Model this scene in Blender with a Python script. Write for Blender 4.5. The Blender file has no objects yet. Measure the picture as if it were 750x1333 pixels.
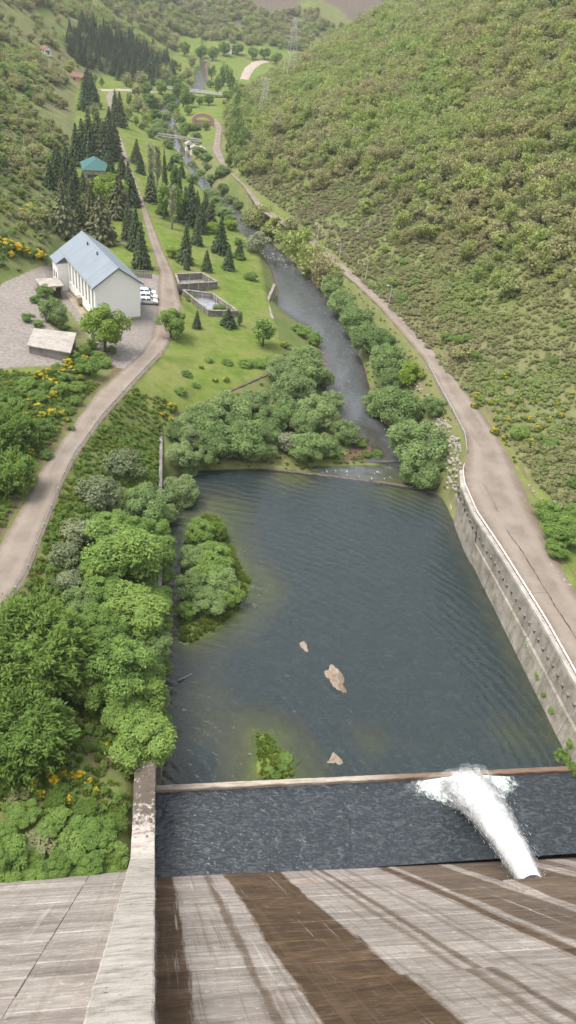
import bpy, bmesh, math, random
import numpy as np
from mathutils import Vector, Matrix
rnd = random.Random(7)
RNG = np.random.default_rng(7)
R = math.radians
scene = bpy.context.scene
COL = scene.collection

# ------------------------------------------------------------------ camera
CAM_H = 70.0            # height of the dam crest walkway (eye) above the pool water
FPX, PCX, PCY = 1007.0, 375.0, 666.5      # focal length / principal point on a 750 x 1333 frame
def _n(v): return v / np.linalg.norm(v)
_Z = -_n(np.array([190 - PCX, 2065 - PCY, FPX]))          # plumb line
_d = _n(np.array([202 - PCX, 1000 - PCY, FPX]))           # fall line of the dam face
_Y = _n(_d - _Z * (_d @ _Z)); _X = np.cross(_Y, _Z)
ROT = np.array([_X, _Y, _Z])
cam = bpy.data.objects.new('camera', bpy.data.cameras.new('camera'))
COL.objects.link(cam)
M = Matrix.Identity(4)
for i in range(3):
    M[i][0] = ROT[i, 0]; M[i][1] = -ROT[i, 1]; M[i][2] = -ROT[i, 2]
M[2][3] = CAM_H
cam.matrix_world = M
cam.data.sensor_fit = 'VERTICAL'; cam.data.sensor_height = 36.0
cam.data.lens = FPX / 1333.0 * 36.0
cam.data.clip_start = 0.3; cam.data.clip_end = 9000
scene.camera = cam

# ------------------------------------------------------------------ sky, sun, exposure
SUN_EL, SUN_AZ = R(64), R(-95)     # azimuth measured from +Y towards +X
world = bpy.data.worlds.new('World'); scene.world = world; world.use_nodes = True
wn = world.node_tree.nodes; wl = world.node_tree.links
sky = wn.new('ShaderNodeTexSky'); sky.sky_type = 'NISHITA'; sky.sun_disc = False
sky.sun_elevation = SUN_EL; sky.sun_rotation = SUN_AZ
sky.air_density = 1.0; sky.dust_density = 4.0; sky.ozone_density = 1.0; sky.altitude = 900
hs = wn.new('ShaderNodeHueSaturation'); hs.inputs['Saturation'].default_value = 0.22   # thin cloud veil
wl.new(sky.outputs[0], hs.inputs['Color'])
wl.new(hs.outputs[0], wn['Background'].inputs[0]); wn['Background'].inputs[1].default_value = 0.15
sun = bpy.data.objects.new('sun', bpy.data.lights.new('sun', 'SUN')); COL.objects.link(sun)
sun.data.energy = 1.5; sun.data.angle = R(26); sun.data.color = (1.0, 0.92, 0.79)
sdir = Vector((math.sin(SUN_AZ) * math.cos(SUN_EL), math.cos(SUN_AZ) * math.cos(SUN_EL), math.sin(SUN_EL)))
sun.rotation_euler = sdir.to_track_quat('Z', 'Y').to_euler(); sun.location = (0, 0, 300)
vs = scene.view_settings
vs.view_transform = 'Standard'; vs.look = 'None'; vs.gamma = 1.0; vs.use_curve_mapping = False
vs.exposure = 1.22

# ------------------------------------------------------------------ survey helpers
def un(px, py, z=0.0):
    d = ROT @ np.array([px - PCX, py - PCY, FPX]); t = (z - CAM_H) / d[2]
    return np.array([d[0] * t, d[1] * t, z])
def pr(p):
    c = ROT.T @ (np.array(p, float) - np.array([0, 0, CAM_H]))
    return np.array([PCX + FPX * c[0] / c[2], PCY + FPX * c[1] / c[2], c[2]])

def _hash(ix, iy, s):
    n = (ix.astype(np.int64) * 374761393 + iy.astype(np.int64) * 668265263 + s * 1274126177) & 0x7fffffff
    n = ((n ^ (n >> 13)) * 1274126177) & 0x7fffffff
    return ((n ^ (n >> 16)) & 0xffff) / 65535.0
def vnoise(x, y, s=0):
    x = np.asarray(x, float); y = np.asarray(y, float)
    ix = np.floor(x); iy = np.floor(y); fx = x - ix; fy = y - iy
    fx = fx * fx * (3 - 2 * fx); fy = fy * fy * (3 - 2 * fy)
    a = _hash(ix, iy, s); b = _hash(ix + 1, iy, s); c = _hash(ix, iy + 1, s); d = _hash(ix + 1, iy + 1, s)
    return (a + (b - a) * fx) * (1 - fy) + (c + (d - c) * fx) * fy
def fbm(x, y, o=4, s=0):
    t = 0; a = 0.5; k = 1.0
    for i in range(o):
        t = t + a * vnoise(x * k, y * k, s + i * 17); a *= 0.5; k *= 2.03
    return t * 1.06          # about 0..1
def smooth(a, b, x):
    t = np.clip((x - a) / (b - a), 0, 1); return t * t * (3 - 2 * t)
def curve(pts):
    p = sorted([tuple(q) for q in pts], key=lambda q: q[1]); p = np.array(p)
    return p
def cX(c, Y): return np.interp(Y, c[:, 1], c[:, 0])
def cZ(c, Y): return np.interp(Y, c[:, 1], c[:, 2])
def pix(lst): return [un(*q) for q in lst]
def sdpoly(x, y, poly):
    """signed distance to a polygon, negative inside"""
    x = np.asarray(x, float); y = np.asarray(y, float)
    d = np.full(x.shape, 1e9); ins = np.zeros(x.shape, bool); n = len(poly)
    for i in range(n):
        ax, ay = poly[i][0], poly[i][1]; bx, by = poly[(i + 1) % n][0], poly[(i + 1) % n][1]
        ex, ey = bx - ax, by - ay
        t = np.clip(((x - ax) * ex + (y - ay) * ey) / (ex * ex + ey * ey + 1e-12), 0, 1)
        d = np.minimum(d, (x - ax - ex * t) ** 2 + (y - ay - ey * t) ** 2)
        c = ((ay > y) != (by > y)) & (x < (bx - ax) * (y - ay) / (by - ay + 1e-12) + ax)
        ins ^= c
    d = np.sqrt(d); return np.where(ins, -d, d)

# ------------------------------------------------------------------ survey lines of the valley (x, y, z)
LR_R = curve([(-27.5, 30, 10), (-21, 50, 9.6)] + pix([(33, 757, 9), (63, 680, 9), (83, 627, 8.9), (100, 593, 8.7), (110, 580, 8.6), (133, 547, 8.2),
        (160, 517, 7.6), (187, 487, 7), (212, 461, 6.5), (234, 425, 6.1), (238, 403, 6), (227, 357, 6), (211, 322, 5.6), (195, 282, 5.2), (184, 253, 4.8),
        (168, 210, 3.6), (160, 183, 2.5), (152, 165, 1.5)]) + [(-26, 470, -1), (-24, 560, -4)])
LR_L = curve([(-33, 30, 10), (-26.5, 50, 9.6)] + pix([(0, 707, 9), (27, 660, 9), (50, 617, 8.9), (77, 577, 8.6), (103, 540, 8.2), (123, 513, 7.7),
        (157, 483, 7), (180, 463, 6.5), (197, 440, 6.2), (204, 400, 6), (208, 354, 6), (197, 322, 5.6), (187, 285, 5.2), (180, 258, 4.8), (160, 207, 3.6), (156, 178, 2.5), (149, 163, 1.5)])
        + [(-30, 470, -1), (-28, 560, -4)])
RR_L = curve([(47.6, 30, 7.2), (47.4, 44, 7.2)] + pix([(750, 887, 7.2), (709, 813, 7.2), (679, 764, 7.2), (649, 716, 7.2), (619, 671, 7.2), (603, 634, 7.2), (601, 615, 7.2), (608, 590, 7.2),
        (605, 567, 7.2), (587, 532, 7.1), (570, 501, 7), (552, 466, 7), (495, 400, 6.6), (465, 371, 6.3), (428, 340, 6), (397, 310, 5.5), (337, 273, 4), (317, 242, 2.5), (287, 214, 1),
        (276, 196, 0), (281, 168, -1)]) + [(24, 450, -2)])
RR_R = curve([(57.5, 30, 7.2), (57.3, 44, 7.2)] + pix([(750, 768, 7.2), (724, 723, 7.2), (694, 663, 7.2), (680, 629, 7.2), (662, 589, 7.2), (640, 554, 7.2), (609, 510, 7.1),
        (574, 466, 7), (552, 440, 6.9), (515, 400, 6.6), (480, 371, 6.3), (436, 334, 6), (404, 306, 5.5), (345, 270, 4), (330, 251, 2.8), (296, 217, 1), (287, 190, 0), (290, 165, -1)])
        + [(27, 450, -2)])
W_L = curve([(0.6, 20, 0), (0.6, 105, 0), (8, 107.5, 0)] + pix([(337, 607, -.1), (450, 612, -.3), (495, 605, -.5), (501, 585, -.6), (482, 560, -.6), (445, 543, -.7), (432, 515, -.7), (427, 479, -.8), (424, 455, -.9),
        (413, 440, -.9), (384, 415, -1), (360, 400, -1.1), (364, 380, -1.2), (357, 360, -1.3), (347, 335, -1.5)]) + [(26, 240, -2.2), (18, 285, -3.2)]
        + pix([(258, 240, -4), (243, 220, -4.5), (231, 203, -5), (220, 196, -5.2)]) + [(2, 410, -6), (-2, 470, -7), (4, 540, -8)] + pix([(253, 118, -9), (254, 100, -10), (246, 85, -11), (255, 76, -12)]) + [(40, 900, -14), (60, 1000, -15)])
W_R = curve([(46.6, 20, 0), (46.6, 60, 0), (47.2, 97, 0), (45.5, 106, 0)] + pix([(508, 567, -.6), (486, 532, -.7), (475, 488, -.8), (468, 444, -.9), (447, 413, -1.1), (427, 387, -1.2),
        (407, 363, -1.3), (387, 347, -1.4), (370, 331, -1.5)]) + [(33, 240, -2.2), (25, 285, -3.2)]
        + pix([(272, 240, -4), (256, 220, -4.5), (246, 203, -5), (236, 194, -5.2)]) + [(8, 410, -6), (5, 470, -7), (12, 540, -8)] + pix([(270, 118, -9), (266, 100, -10), (262, 85, -11), (266, 76, -12)]) + [(48, 900, -14), (70, 1000, -15)])
# lawn / bank crest on the left of the water
B_L = curve([(-2.6, 20, 6), (-2.6, 48, 5), (0.2, 52, 3.2), (0.2, 100, 2.6), (0.3, 112, 2.6), (1.5, 119, 3.2), (20.3, 137, 3.2), (24.5, 150, 3.2), (25.0, 170, 3.2), (25.2, 182, 3.3),
        (26, 200, 2.2), (27, 222, 1.5), (24, 240, 0.5), (15.5, 285, -1)] + [(12, 312, -2), (7.5, 360, -3), (0, 410, -4), (-5, 470, -5.5), (-1, 540, -6.5), (20, 640, -8), (30, 740, -10.5), (38, 900, -13), (58, 1000, -14)])
B_R = curve([(47.0, 20, 7.0), (47.0, 96, 7.0), (48.8, 99, 6.8), (48.3, 106, 2.5), (46, 125, 1.2), (45.0, 135, 0.8), (45.2, 150, .6), (43.5, 170, .6), (41.5, 190, .4), (39.8, 205, 0.2), (38.8, 222, -.2), (35, 240, -1), (27.5, 285, -2),
        (18.5, 312, -2.8), (14.5, 360, -3.6), (10, 410, -4.6), (8, 470, -5.6), (15, 540, -6.8), (36, 640, -8.5), (44, 740, -10.5), (52, 900, -13), (74, 1000, -14)])
# foot of the left hill, and the yard beside the power house
T_L = curve([(-40, 20, 14), (-34, 60, 12), (-33, 100, 11.2), (-30, 118, 9.6), (-33.5, 150, 9.2), (-32.8, 163, 9), (-24.6, 180, 8.6), (-25, 200, 8), (-27, 240, 7), (-31, 290, 6), (-36, 350, 4.5), (-43, 420, 3),
        (-47, 480, 1.5), (-44, 540, -2), (-25, 600, -5), (-4, 660, -7), (6, 740, -9), (16, 860, -12), (40, 1000, -13)])
YD_R = curve([(-30, 20, 11), (-26, 60, 10.2), (-21, 90, 9.6), (-15.5, 118, 8.9), (-14.6, 131, 8.9), (-20.5, 143, 8.8), (-22.5, 152, 8.6), (-24, 172, 7.4), (-24.2, 182, 6.8), (-24, 200, 6.6), (-26, 240, 6.3), (-30, 290, 5), (-35, 350, 4),
        (-42, 420, 2.5), (-46, 480, 1), (-43, 540, -2.2), (-24, 600, -5.2), (-3, 660, -7.2), (7, 740, -9.2), (17, 860, -12.2), (41, 1000, -13.2)])
YD_B = curve([(-29, 20, 10.6), (-23, 70, 9.6), (-17, 90, 9.1), (-11.5, 112, 8.2), (-9.5, 124, 7.4), (-12.5, 136, 6.6), (-17, 146, 6.4), (-21, 160, 6.3), (-23.4, 175, 6.3), (-23.6, 200, 6.3), (-25, 240, 6), (-29, 290, 4.8), (-34, 350, 3.8),
        (-41, 420, 2.2), (-45, 480, 0.6), (-42, 540, -2.5), (-23, 600, -5.5), (-2, 660, -7.5), (8, 740, -9.5), (18, 860, -12.4), (42, 1000, -13.4)])
# foot of the right hill
T_R = curve([(59.2, 20, 7.6), (59, 60, 7.6), (58.4, 90, 7.6), (57.4, 110, 7.5), (56, 130, 7.4), (54, 150, 7.1), (52.5, 165, 7), (48.5, 190, 6.5), (44.5, 215, 6), (39, 245, 5), (33, 270, 4), (26.5, 310, 1.6), (26.5, 350, .4), (28, 400, -.8),
        (33, 450, -1.5), (52, 530, -3), (90, 600, -5), (130, 670, -7), (160, 740, -9), (205, 860, -12), (240, 1000, -13)])
ISLAND = [tuple(p[:2]) for p in pix([(286, 668, 0), (299, 697, 0), (312, 727, 0), (328, 757, 0), (323, 779, 0), (308, 801, 0), (275, 824, 0), (245, 843, 0), (229, 838, 0), (229, 760, 0), (240, 690, 0), (262, 668, 0)])]
SHOAL = [tuple(p[:2]) for p in pix([(330, 950, 0), (352, 952, 0), (378, 985, 0), (388, 1010, 0), (360, 1018, 0), (330, 1018, 0)])]
SHALLOW = [((14, 79), 4, .4), ((9, 97), 6, .35), ((7, 56), 4, .8), ((22, 107), 6, .3), ((40, 104), 7, .45), ((41, 53), 3.5, .9), ((24, 53), 2.5, .7), ((5, 60), 4, .9), ((11, 53), 3, .6)]

FLATS = [([tuple(un(*c)[:2]) for c in ((229, 357, 6.6), (263, 355.5, 6.6), (283, 367, 6.6), (233, 370, 6.6))], 5.1), ([tuple(un(*c)[:2]) for c in ((238, 377, 5.6), (277, 382, 5.6), (310, 405, 5.6), (272, 404, 5.6))], 4.25)]
def hgt(X, Y, rough=True):
    """height of the ground (river bed under water)"""
    X = np.asarray(X, float); Y = np.asarray(Y, float)
    wl = cX(W_L, Y); wr = cX(W_R, Y); wz = cZ(W_L, Y)
    knots = [(cX(T_L, Y), cZ(T_L, Y)), (cX(YD_R, Y), cZ(YD_R, Y)), (cX(YD_B, Y), cZ(YD_B, Y)), (cX(LR_L, Y), cZ(LR_L, Y)), (cX(LR_R, Y), cZ(LR_R, Y)),
             (cX(B_L, Y), cZ(B_L, Y)), (wl + .3, wz - .45), (wl + 4.5, wz - 2.2), (wr - 4.5, wz - 2.2), (wr - .3, wz - .5),
             (cX(B_R, Y), cZ(B_R, Y)), (cX(RR_L, Y), cZ(RR_L, Y)), (cX(RR_R, Y), cZ(RR_R, Y)), (cX(T_R, Y), cZ(T_R, Y))]
    # beyond the end of the paved roads their knots melt into the valley floor
    far = Y > 455
    z = np.full(X.shape, 0.0)
    xs = []; zs = []
    for i, (kx, kz) in enumerate(knots):
        kx = np.broadcast_to(kx, X.shape).copy(); kz = np.broadcast_to(kz, X.shape).copy()
        xs.append(kx); zs.append(kz)
    for i in (3, 4):      # left road knots
        f2 = Y > 565
        t = (i - 2) / 3.0
        xs[i] = np.where(f2, xs[2] + (xs[5] - xs[2]) * t, xs[i]); zs[i] = np.where(f2, zs[2] + (zs[5] - zs[2]) * t, zs[i])
    for i in (11, 12):
        t = (i - 10) / 3.0
        xs[i] = np.where(far, xs[10] + (xs[13] - xs[10]) * t, xs[i]); zs[i] = np.where(far, zs[10] + (zs[13] - zs[10]) * t, zs[i])
    for i in range(1, len(xs)): xs[i] = np.maximum(xs[i], xs[i - 1] + .05)
    for i in range(len(xs) - 1):
        a, b = xs[i], xs[i + 1]
        m = (X >= a) & (X < b)
        t = (X - a) / (b - a)
        z = np.where(m, zs[i] + (zs[i + 1] - zs[i]) * t, z)
    # hills
    dl = xs[0] - X; dr = X - xs[-1]
    und = fbm(X / 90 + 3.1, Y / 90, 3, 5) - .5
    ul = fbm(X / 140 + 9, Y / 120, 3, 23) - .5
    sl = 0.62 + .25 * np.exp(-((Y - 95) / 60) ** 2) * 0 - 0.1 * smooth(500, 760, Y)
    hl = zs[0] + 190 * (1 - np.exp(-sl * np.maximum(dl, 0) / 190)) + np.minimum(dl, 60) / 60 * (ul * 34) * smooth(180, 330, Y) + np.minimum(dl, 25) / 25 * und * 6
    sr = 0.60 + 0.12 * smooth(120, 300, Y)
    hr = zs[-1] + 210 * (1 - np.exp(-sr * np.maximum(dr, 0) / 210)) + np.minimum(dr, 40) / 40 * und * 16
    z = np.where(dl > 0, hl, z); z = np.where(dr > 0, hr, z)
    # spurs that close the view down the valley
    spur = smooth(640, 900, Y) * np.maximum(0, 40 - X * .9 + (Y - 640) * .12) * .34
    z = z + np.where(X < cX(T_L, Y) + 10, spur * .0, 0)
    back = smooth(760, 1250, Y) * (40 + 130 * fbm(X / 260 + 4.2, Y / 330 + 1.7, 3, 41))
    z = z + back
    if rough:
        calm = np.minimum.reduce([np.abs(X - (xs[3] + xs[4]) / 2) / ((xs[4] - xs[3]) / 2 + .8), np.abs(X - (xs[11] + xs[12]) / 2) / ((xs[12] - xs[11]) / 2 + .8)])
        cm = smooth(1.0, 1.6, calm)
        wild = np.where((dl > 0) | (dr > 0), 1.0, 0.25)
        z = z + cm * wild * ((fbm(X / 5.5, Y / 5.5, 3, 77) - .5) * 1.5 + (fbm(X / 22, Y / 22, 2, 88) - .5) * 2.2 * np.clip((np.maximum(dl, dr)) / 15, 0, 1))
    for fp, fl in FLATS:
        if np.any((Y > 150) & (Y < 200)):
            near = (Y > 150) & (Y < 200) & (X > -5) & (X < 30)
            w = np.where(near, 1 - smooth(.6, 5.5, sdpoly(X, Y, fp)), 0); z = z * (1 - w) + fl * w
    # island, shoals in the pool
    if np.any(Y < 125):
        di = sdpoly(X, Y, ISLAND)
        z = np.where(di < 5, np.maximum(z, -0.12 - di * .24 * np.where(di > 0, 1.3, .75) + (fbm(X / 1.3, Y / 1.3, 2, 3) - .5) * .18), z)
        z = np.where(di < 0, np.minimum(z, .6), z)
        ds = sdpoly(X, Y, SHOAL)
        z = np.where((ds < 4) & (Y > 47), np.maximum(z, -0.10 - ds * .22 + (fbm(X / .9, Y / .9, 2, 9) - .5) * .25), z)
        for (sx, sy), rr, dep in SHALLOW:
            g = np.exp(-(((X - sx) / rr) ** 2 + ((Y - sy) / rr) ** 2))
            inpool = (X > 1) & (X < 46.3) & (Y > 47) & (Y < 112)
            z = np.where(inpool, z + np.maximum(0, -dep - z) * np.clip(g * 1.15, 0, 1), z)
        bz = (Y < 47.4) & (X > -0.4) & (X < 47.5)
        z = np.where(bz, -3.2, z)
    return z

LOOK = {}
def look(x, y):
    """ground height read off the finished terrain grid"""
    gx, gy, gz = LOOK['g']; i = np.clip(np.searchsorted(gx, x) - 1, 0, len(gx) - 2); j = np.clip(np.searchsorted(gy, y) - 1, 0, len(gy) - 2)
    u = np.clip((x - gx[i]) / (gx[i + 1] - gx[i]), 0, 1); v = np.clip((y - gy[j]) / (gy[j + 1] - gy[j]), 0, 1)
    return (gz[j, i] * (1 - u) + gz[j, i + 1] * u) * (1 - v) + (gz[j + 1, i] * (1 - u) + gz[j + 1, i + 1] * u) * v
_T = np.concatenate([np.linspace(35, 420, 386), np.linspace(422, 1800, 500)])
def ground(px, py):
    """where the line of sight through a point of the photograph meets the ground"""
    d = ROT @ np.array([px - PCX, py - PCY, FPX])
    P = d[None, :] * (_T / np.linalg.norm(d))[:, None] + np.array([0, 0, CAM_H])
    h = look(P[:, 0], P[:, 1])
    b = np.nonzero((P[:, 2] < h) & ((P[:, 1] > 40) | ((P[:, 0] < -2.2) & (P[:, 1] > 33))))[0]
    i = b[0] if len(b) else len(_T) - 1
    if i == 0: return P[0]
    a, c = P[i - 1][2] - h[i - 1], h[i] - P[i][2]
    q = P[i - 1] + (P[i] - P[i - 1]) * np.clip(a / (a + c + 1e-9), 0, 1); q[2] = float(look(q[0:1], q[1:2])[0])
    return q
def stand(px, py, lift):
    """ground point of a thing whose point `lift` metres up appears at (px, py)"""
    qx, qy = px, py + 4
    for _ in range(6):
        g = ground(qx, qy); e = pr(g + np.array([0, 0, lift]))
        qx += (px - e[0]) * .8; qy += (py - e[1]) * .8
    return ground(qx, qy)

# ------------------------------------------------------------------ node + mesh helpers
MATS = {}
class NT:
    def __init__(s, name):
        s.m = bpy.data.materials.new(name); s.m.use_nodes = True; s.t = s.m.node_tree; s.N = s.t.nodes
        s.bsdf = s.N['Principled BSDF']; s.out = s.N['Material Output']; MATS[name] = s.m
        s.bsdf.inputs['Specular IOR Level'].default_value = .25
    def lk(s, a, b): s.t.links.new(a, b)
    def inp(s, node, key, v):
        if v is None: return
        if isinstance(v, bpy.types.NodeSocket): s.lk(v, node.inputs[key])
        else:
            if isinstance(v, tuple) and len(v) == 3 and node.inputs[key].type == 'RGBA': v = v + (1,)
            node.inputs[key].default_value = v
    def co(s, kind='Object'): return s.N.new('ShaderNodeTexCoord').outputs[kind]
    def geo(s, k='Position'): return s.N.new('ShaderNodeNewGeometry').outputs[k]
    def attr(s, name, o='Fac'):
        n = s.N.new('ShaderNodeAttribute'); n.attribute_name = name; return n.outputs[o]
    def mapv(s, v, scale=(1, 1, 1), loc=(0, 0, 0), rot=(0, 0, 0)):
        n = s.N.new('ShaderNodeMapping'); s.lk(v, n.inputs[0]); n.inputs['Scale'].default_value = scale
        n.inputs['Location'].default_value = loc; n.inputs['Rotation'].default_value = rot; return n.outputs[0]
    def noise(s, v, scale=1, detail=4, rough=.55, dist=0, o='Fac'):
        n = s.N.new('ShaderNodeTexNoise'); s.lk(v, n.inputs['Vector']); n.inputs['Scale'].default_value = scale
        n.inputs['Detail'].default_value = detail; n.inputs['Roughness'].default_value = rough; n.inputs['Distortion'].default_value = dist
        return n.outputs[o]
    def voro(s, v, scale=1, feat='F1', o='Distance'):
        n = s.N.new('ShaderNodeTexVoronoi'); n.feature = feat; s.lk(v, n.inputs['Vector']); n.inputs['Scale'].default_value = scale
        return n.outputs[o]
    def ramp(s, f, stops, interp='LINEAR'):
        n = s.N.new('ShaderNodeValToRGB'); r = n.color_ramp; r.interpolation = interp
        while len(r.elements) > 1: r.elements.remove(r.elements[-1])
        for i, (p, c) in enumerate(stops):
            e = r.elements[0] if i == 0 else r.elements.new(p)
            e.position = p; c = (c, c, c) if not isinstance(c, tuple) else c
            e.color = c + (1,)
        s.lk(f, n.inputs[0]); return n.outputs[0]
    def mix(s, f, a, b, mode='MIX'):
        n = s.N.new('ShaderNodeMix'); n.data_type = 'RGBA'; n.blend_type = mode
        s.inp(n, 0, f); s.inp(n, 6, a); s.inp(n, 7, b); return n.outputs[2]
    def math(s, op, a, b=None, c=None, clamp=False):
        n = s.N.new('ShaderNodeMath'); n.operation = op; n.use_clamp = clamp
        s.inp(n, 0, a); s.inp(n, 1, b)
        if c is not None: s.inp(n, 2, c)
        return n.outputs[0]
    def sep(s, v):
        n = s.N.new('ShaderNodeSeparateXYZ'); s.lk(v, n.inputs[0]); return n.outputs
    def comb(s, x, y, z):
        n = s.N.new('ShaderNodeCombineXYZ'); s.inp(n, 0, x); s.inp(n, 1, y); s.inp(n, 2, z); return n.outputs[0]
    def bump(s, h, strength=.4, dist=.05, normal=None):
        n = s.N.new('ShaderNodeBump'); s.lk(h, n.inputs['Height']); n.inputs['Strength'].default_value = strength
        n.inputs['Distance'].default_value = dist
        if normal is not None: s.lk(normal, n.inputs['Normal'])
        return n.outputs[0]
    def orand(s): return s.N.new('ShaderNodeObjectInfo').outputs['Random']
    def done(s, col=None, rough=.85, normal=None, spec=None):
        s.inp(s.bsdf, 'Base Color', col); s.inp(s.bsdf, 'Roughness', rough); s.inp(s.bsdf, 'Normal', normal)
        if spec is not None: s.inp(s.bsdf, 'Specular IOR Level', spec)
        return s.m

def mesh_np(name, verts, faces, mats=(), smooth_=False):
    """verts (n,3) array; faces list/array of equal-size polygons or a list of lists"""
    me = bpy.data.meshes.new(name)
    verts = np.asarray(verts, np.float32)
    if isinstance(faces, np.ndarray):
        k = faces.shape[1]; nf = len(faces)
        me.vertices.add(len(verts)); me.vertices.foreach_set('co', verts.ravel())
        me.loops.add(nf * k); me.loops.foreach_set('vertex_index', faces.astype(np.int32).ravel())
        me.polygons.add(nf); me.polygons.foreach_set('loop_start', (np.arange(nf) * k).astype(np.int32))
        me.update(calc_edges=True)
    else:
        me.from_pydata([tuple(map(float, v)) for v in verts], [], faces); me.update()
    for m in mats: me.materials.append(m)
    if smooth_: me.polygons.foreach_set('use_smooth', np.ones(len(me.polygons), bool))
    return me
def obj(name, me, parent=None, mat=None, loc=None):
    o = bpy.data.objects.new(name, me); COL.objects.link(o)
    if mat is not None and me is not None: me.materials.clear(); me.materials.append(mat)
    if parent is not None: o.parent = parent
    if loc is not None: o.location = loc
    return o
def tag(o, label=None, cat=None, group=None, kind=None):
    if label: o['label'] = label
    if cat: o['category'] = cat
    if group: o['group'] = group
    if kind: o['kind'] = kind
    return o
def empty(name, loc=(0, 0, 0), rz=0.0, label=None, cat=None, group=None):
    o = bpy.data.objects.new(name, None); COL.objects.link(o); o.empty_display_size = .5
    o.location = tuple(float(c) for c in loc); o.rotation_euler = (0, 0, rz); return tag(o, label, cat, group)
class MB:
    """collects simple solids into one mesh"""
    def __init__(s): s.v = []; s.f = []
    def add(s, vs, fs):
        n = len(s.v); s.v += [tuple(map(float, v)) for v in vs]; s.f += [[i + n for i in f] for f in fs]; return s
    def box(s, x0, x1, y0, y1, z0, z1):
        return s.add([(x0, y0, z0), (x1, y0, z0), (x1, y1, z0), (x0, y1, z0), (x0, y0, z1), (x1, y0, z1), (x1, y1, z1), (x0, y1, z1)],
                     [[0, 3, 2, 1], [4, 5, 6, 7], [0, 1, 5, 4], [1, 2, 6, 5], [2, 3, 7, 6], [3, 0, 4, 7]])
    def hexa(s, bot, top):
        return s.add(list(bot) + list(top), [[0, 3, 2, 1], [4, 5, 6, 7], [0, 1, 5, 4], [1, 2, 6, 5], [2, 3, 7, 6], [3, 0, 4, 7]])
    def tube(s, pts, rad, n=8, cap=True):
        pts = [Vector(p) for p in pts]; rad = rad if isinstance(rad, (list, tuple)) else [rad] * len(pts)
        b = len(s.v); prev = None
        for i, p in enumerate(pts):
            d = (pts[min(i + 1, len(pts) - 1)] - pts[max(i - 1, 0)]).normalized()
            u = d.orthogonal().normalized() if prev is None else (prev - d * prev.dot(d)).normalized()
            prev = u; w = d.cross(u)
            for k in range(n):
                a = 2 * math.pi * k / n; s.v.append(tuple(p + (u * math.cos(a) + w * math.sin(a)) * rad[i]))
        for i in range(len(pts) - 1):
            for k in range(n):
                s.f.append([b + i * n + k, b + i * n + (k + 1) % n, b + (i + 1) * n + (k + 1) % n, b + (i + 1) * n + k])
        if cap:
            s.f.append([b + k for k in range(n)][::-1]); s.f.append([b + (len(pts) - 1) * n + k for k in range(n)])
        return s
    def sweep(s, path, prof, closed=True):
        """profile [(offset right, up)] swept along path [(x, y, z)] (plan offsets, ends capped)"""
        b = len(s.v); n = len(prof); P = [Vector(p) for p in path]
        for i, p in enumerate(P):
            d = P[min(i + 1, len(P) - 1)] - P[max(i - 1, 0)]; d.z = 0; d.normalize(); r = Vector((d.y, -d.x, 0))
            for (o, u) in prof: s.v.append(tuple(p + r * o + Vector((0, 0, u))))
        for i in range(len(P) - 1):
            for k in range(n if closed else n - 1):
                s.f.append([b + i * n + k, b + i * n + (k + 1) % n, b + (i + 1) * n + (k + 1) % n, b + (i + 1) * n + k])
        if closed:
            s.f.append([b + k for k in range(n)]); s.f.append([b + (len(P) - 1) * n + k for k in range(n)][::-1])
        return s
    def build(s, name, mat=None, parent=None, sm=False, bevel=0, fix=True):
        me = bpy.data.meshes.new(name); me.from_pydata(s.v, [], s.f); me.update()
        bm = bmesh.new(); bm.from_mesh(me)
        if fix: bmesh.ops.recalc_face_normals(bm, faces=bm.faces)
        if bevel: bmesh.ops.bevel(bm, geom=list(bm.edges), offset=bevel, segments=1, affect='EDGES', clamp_overlap=True)
        bm.to_mesh(me); bm.free()
        if sm: me.polygons.foreach_set('use_smooth', np.ones(len(me.polygons), bool))
        o = obj(name, me, parent, mat); return o

# ------------------------------------------------------------------ materials
def concrete(name, base, dark, scale=1.0, moss=0.0, board=0.0):
    s = NT(name); P = s.geo()
    a = s.noise(P, .55 * scale, 6, .62); b = s.noise(s.mapv(P, (2.2, 2.2, .35)), 1.1 * scale, 5, .6); g = s.noise(P, 9 * scale, 3)
    c = s.mix(s.ramp(a, [(.34, 0.0), (.66, 1.0)]), dark, base)
    c = s.mix(s.math('MULTIPLY', s.ramp(b, [(.5, 0.0), (.72, 1.0)]), .5), c, tuple(x * .45 for x in dark))
    c = s.mix(.35, c, s.mix(g, (.08, .075, .07), (.8, .78, .75)), 'OVERLAY')
    if moss: c = s.mix(s.math('MULTIPLY', s.ramp(s.noise(P, .8 * scale, 5, .7), [(.52, 0.0), (.66, 1.0)]), moss), c, (.06, .075, .025))
    return s.done(c, .9, s.bump(s.math('ADD', g, a), .35, .04))
concrete('concrete_wall', (.40, .37, .33), (.22, .20, .17), 1, .35)
concrete('concrete_pale', (.50, .47, .43), (.33, .30, .27), 1, .1)
concrete('concrete_grey', (.30, .285, .27), (.17, .16, .15), 1.5, .2)
concrete('plinth', (.42, .36, .28), (.3, .25, .19), 2, .1)
concrete('stone_brown', (.22, .17, .14), (.10, .075, .065), 2.5, .3)
concrete('rock', (.42, .39, .36), (.25, .225, .205), 3, .15)
concrete('boulder_rock', (.40, .335, .27), (.24, .19, .15), 1.6, .12)

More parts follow.
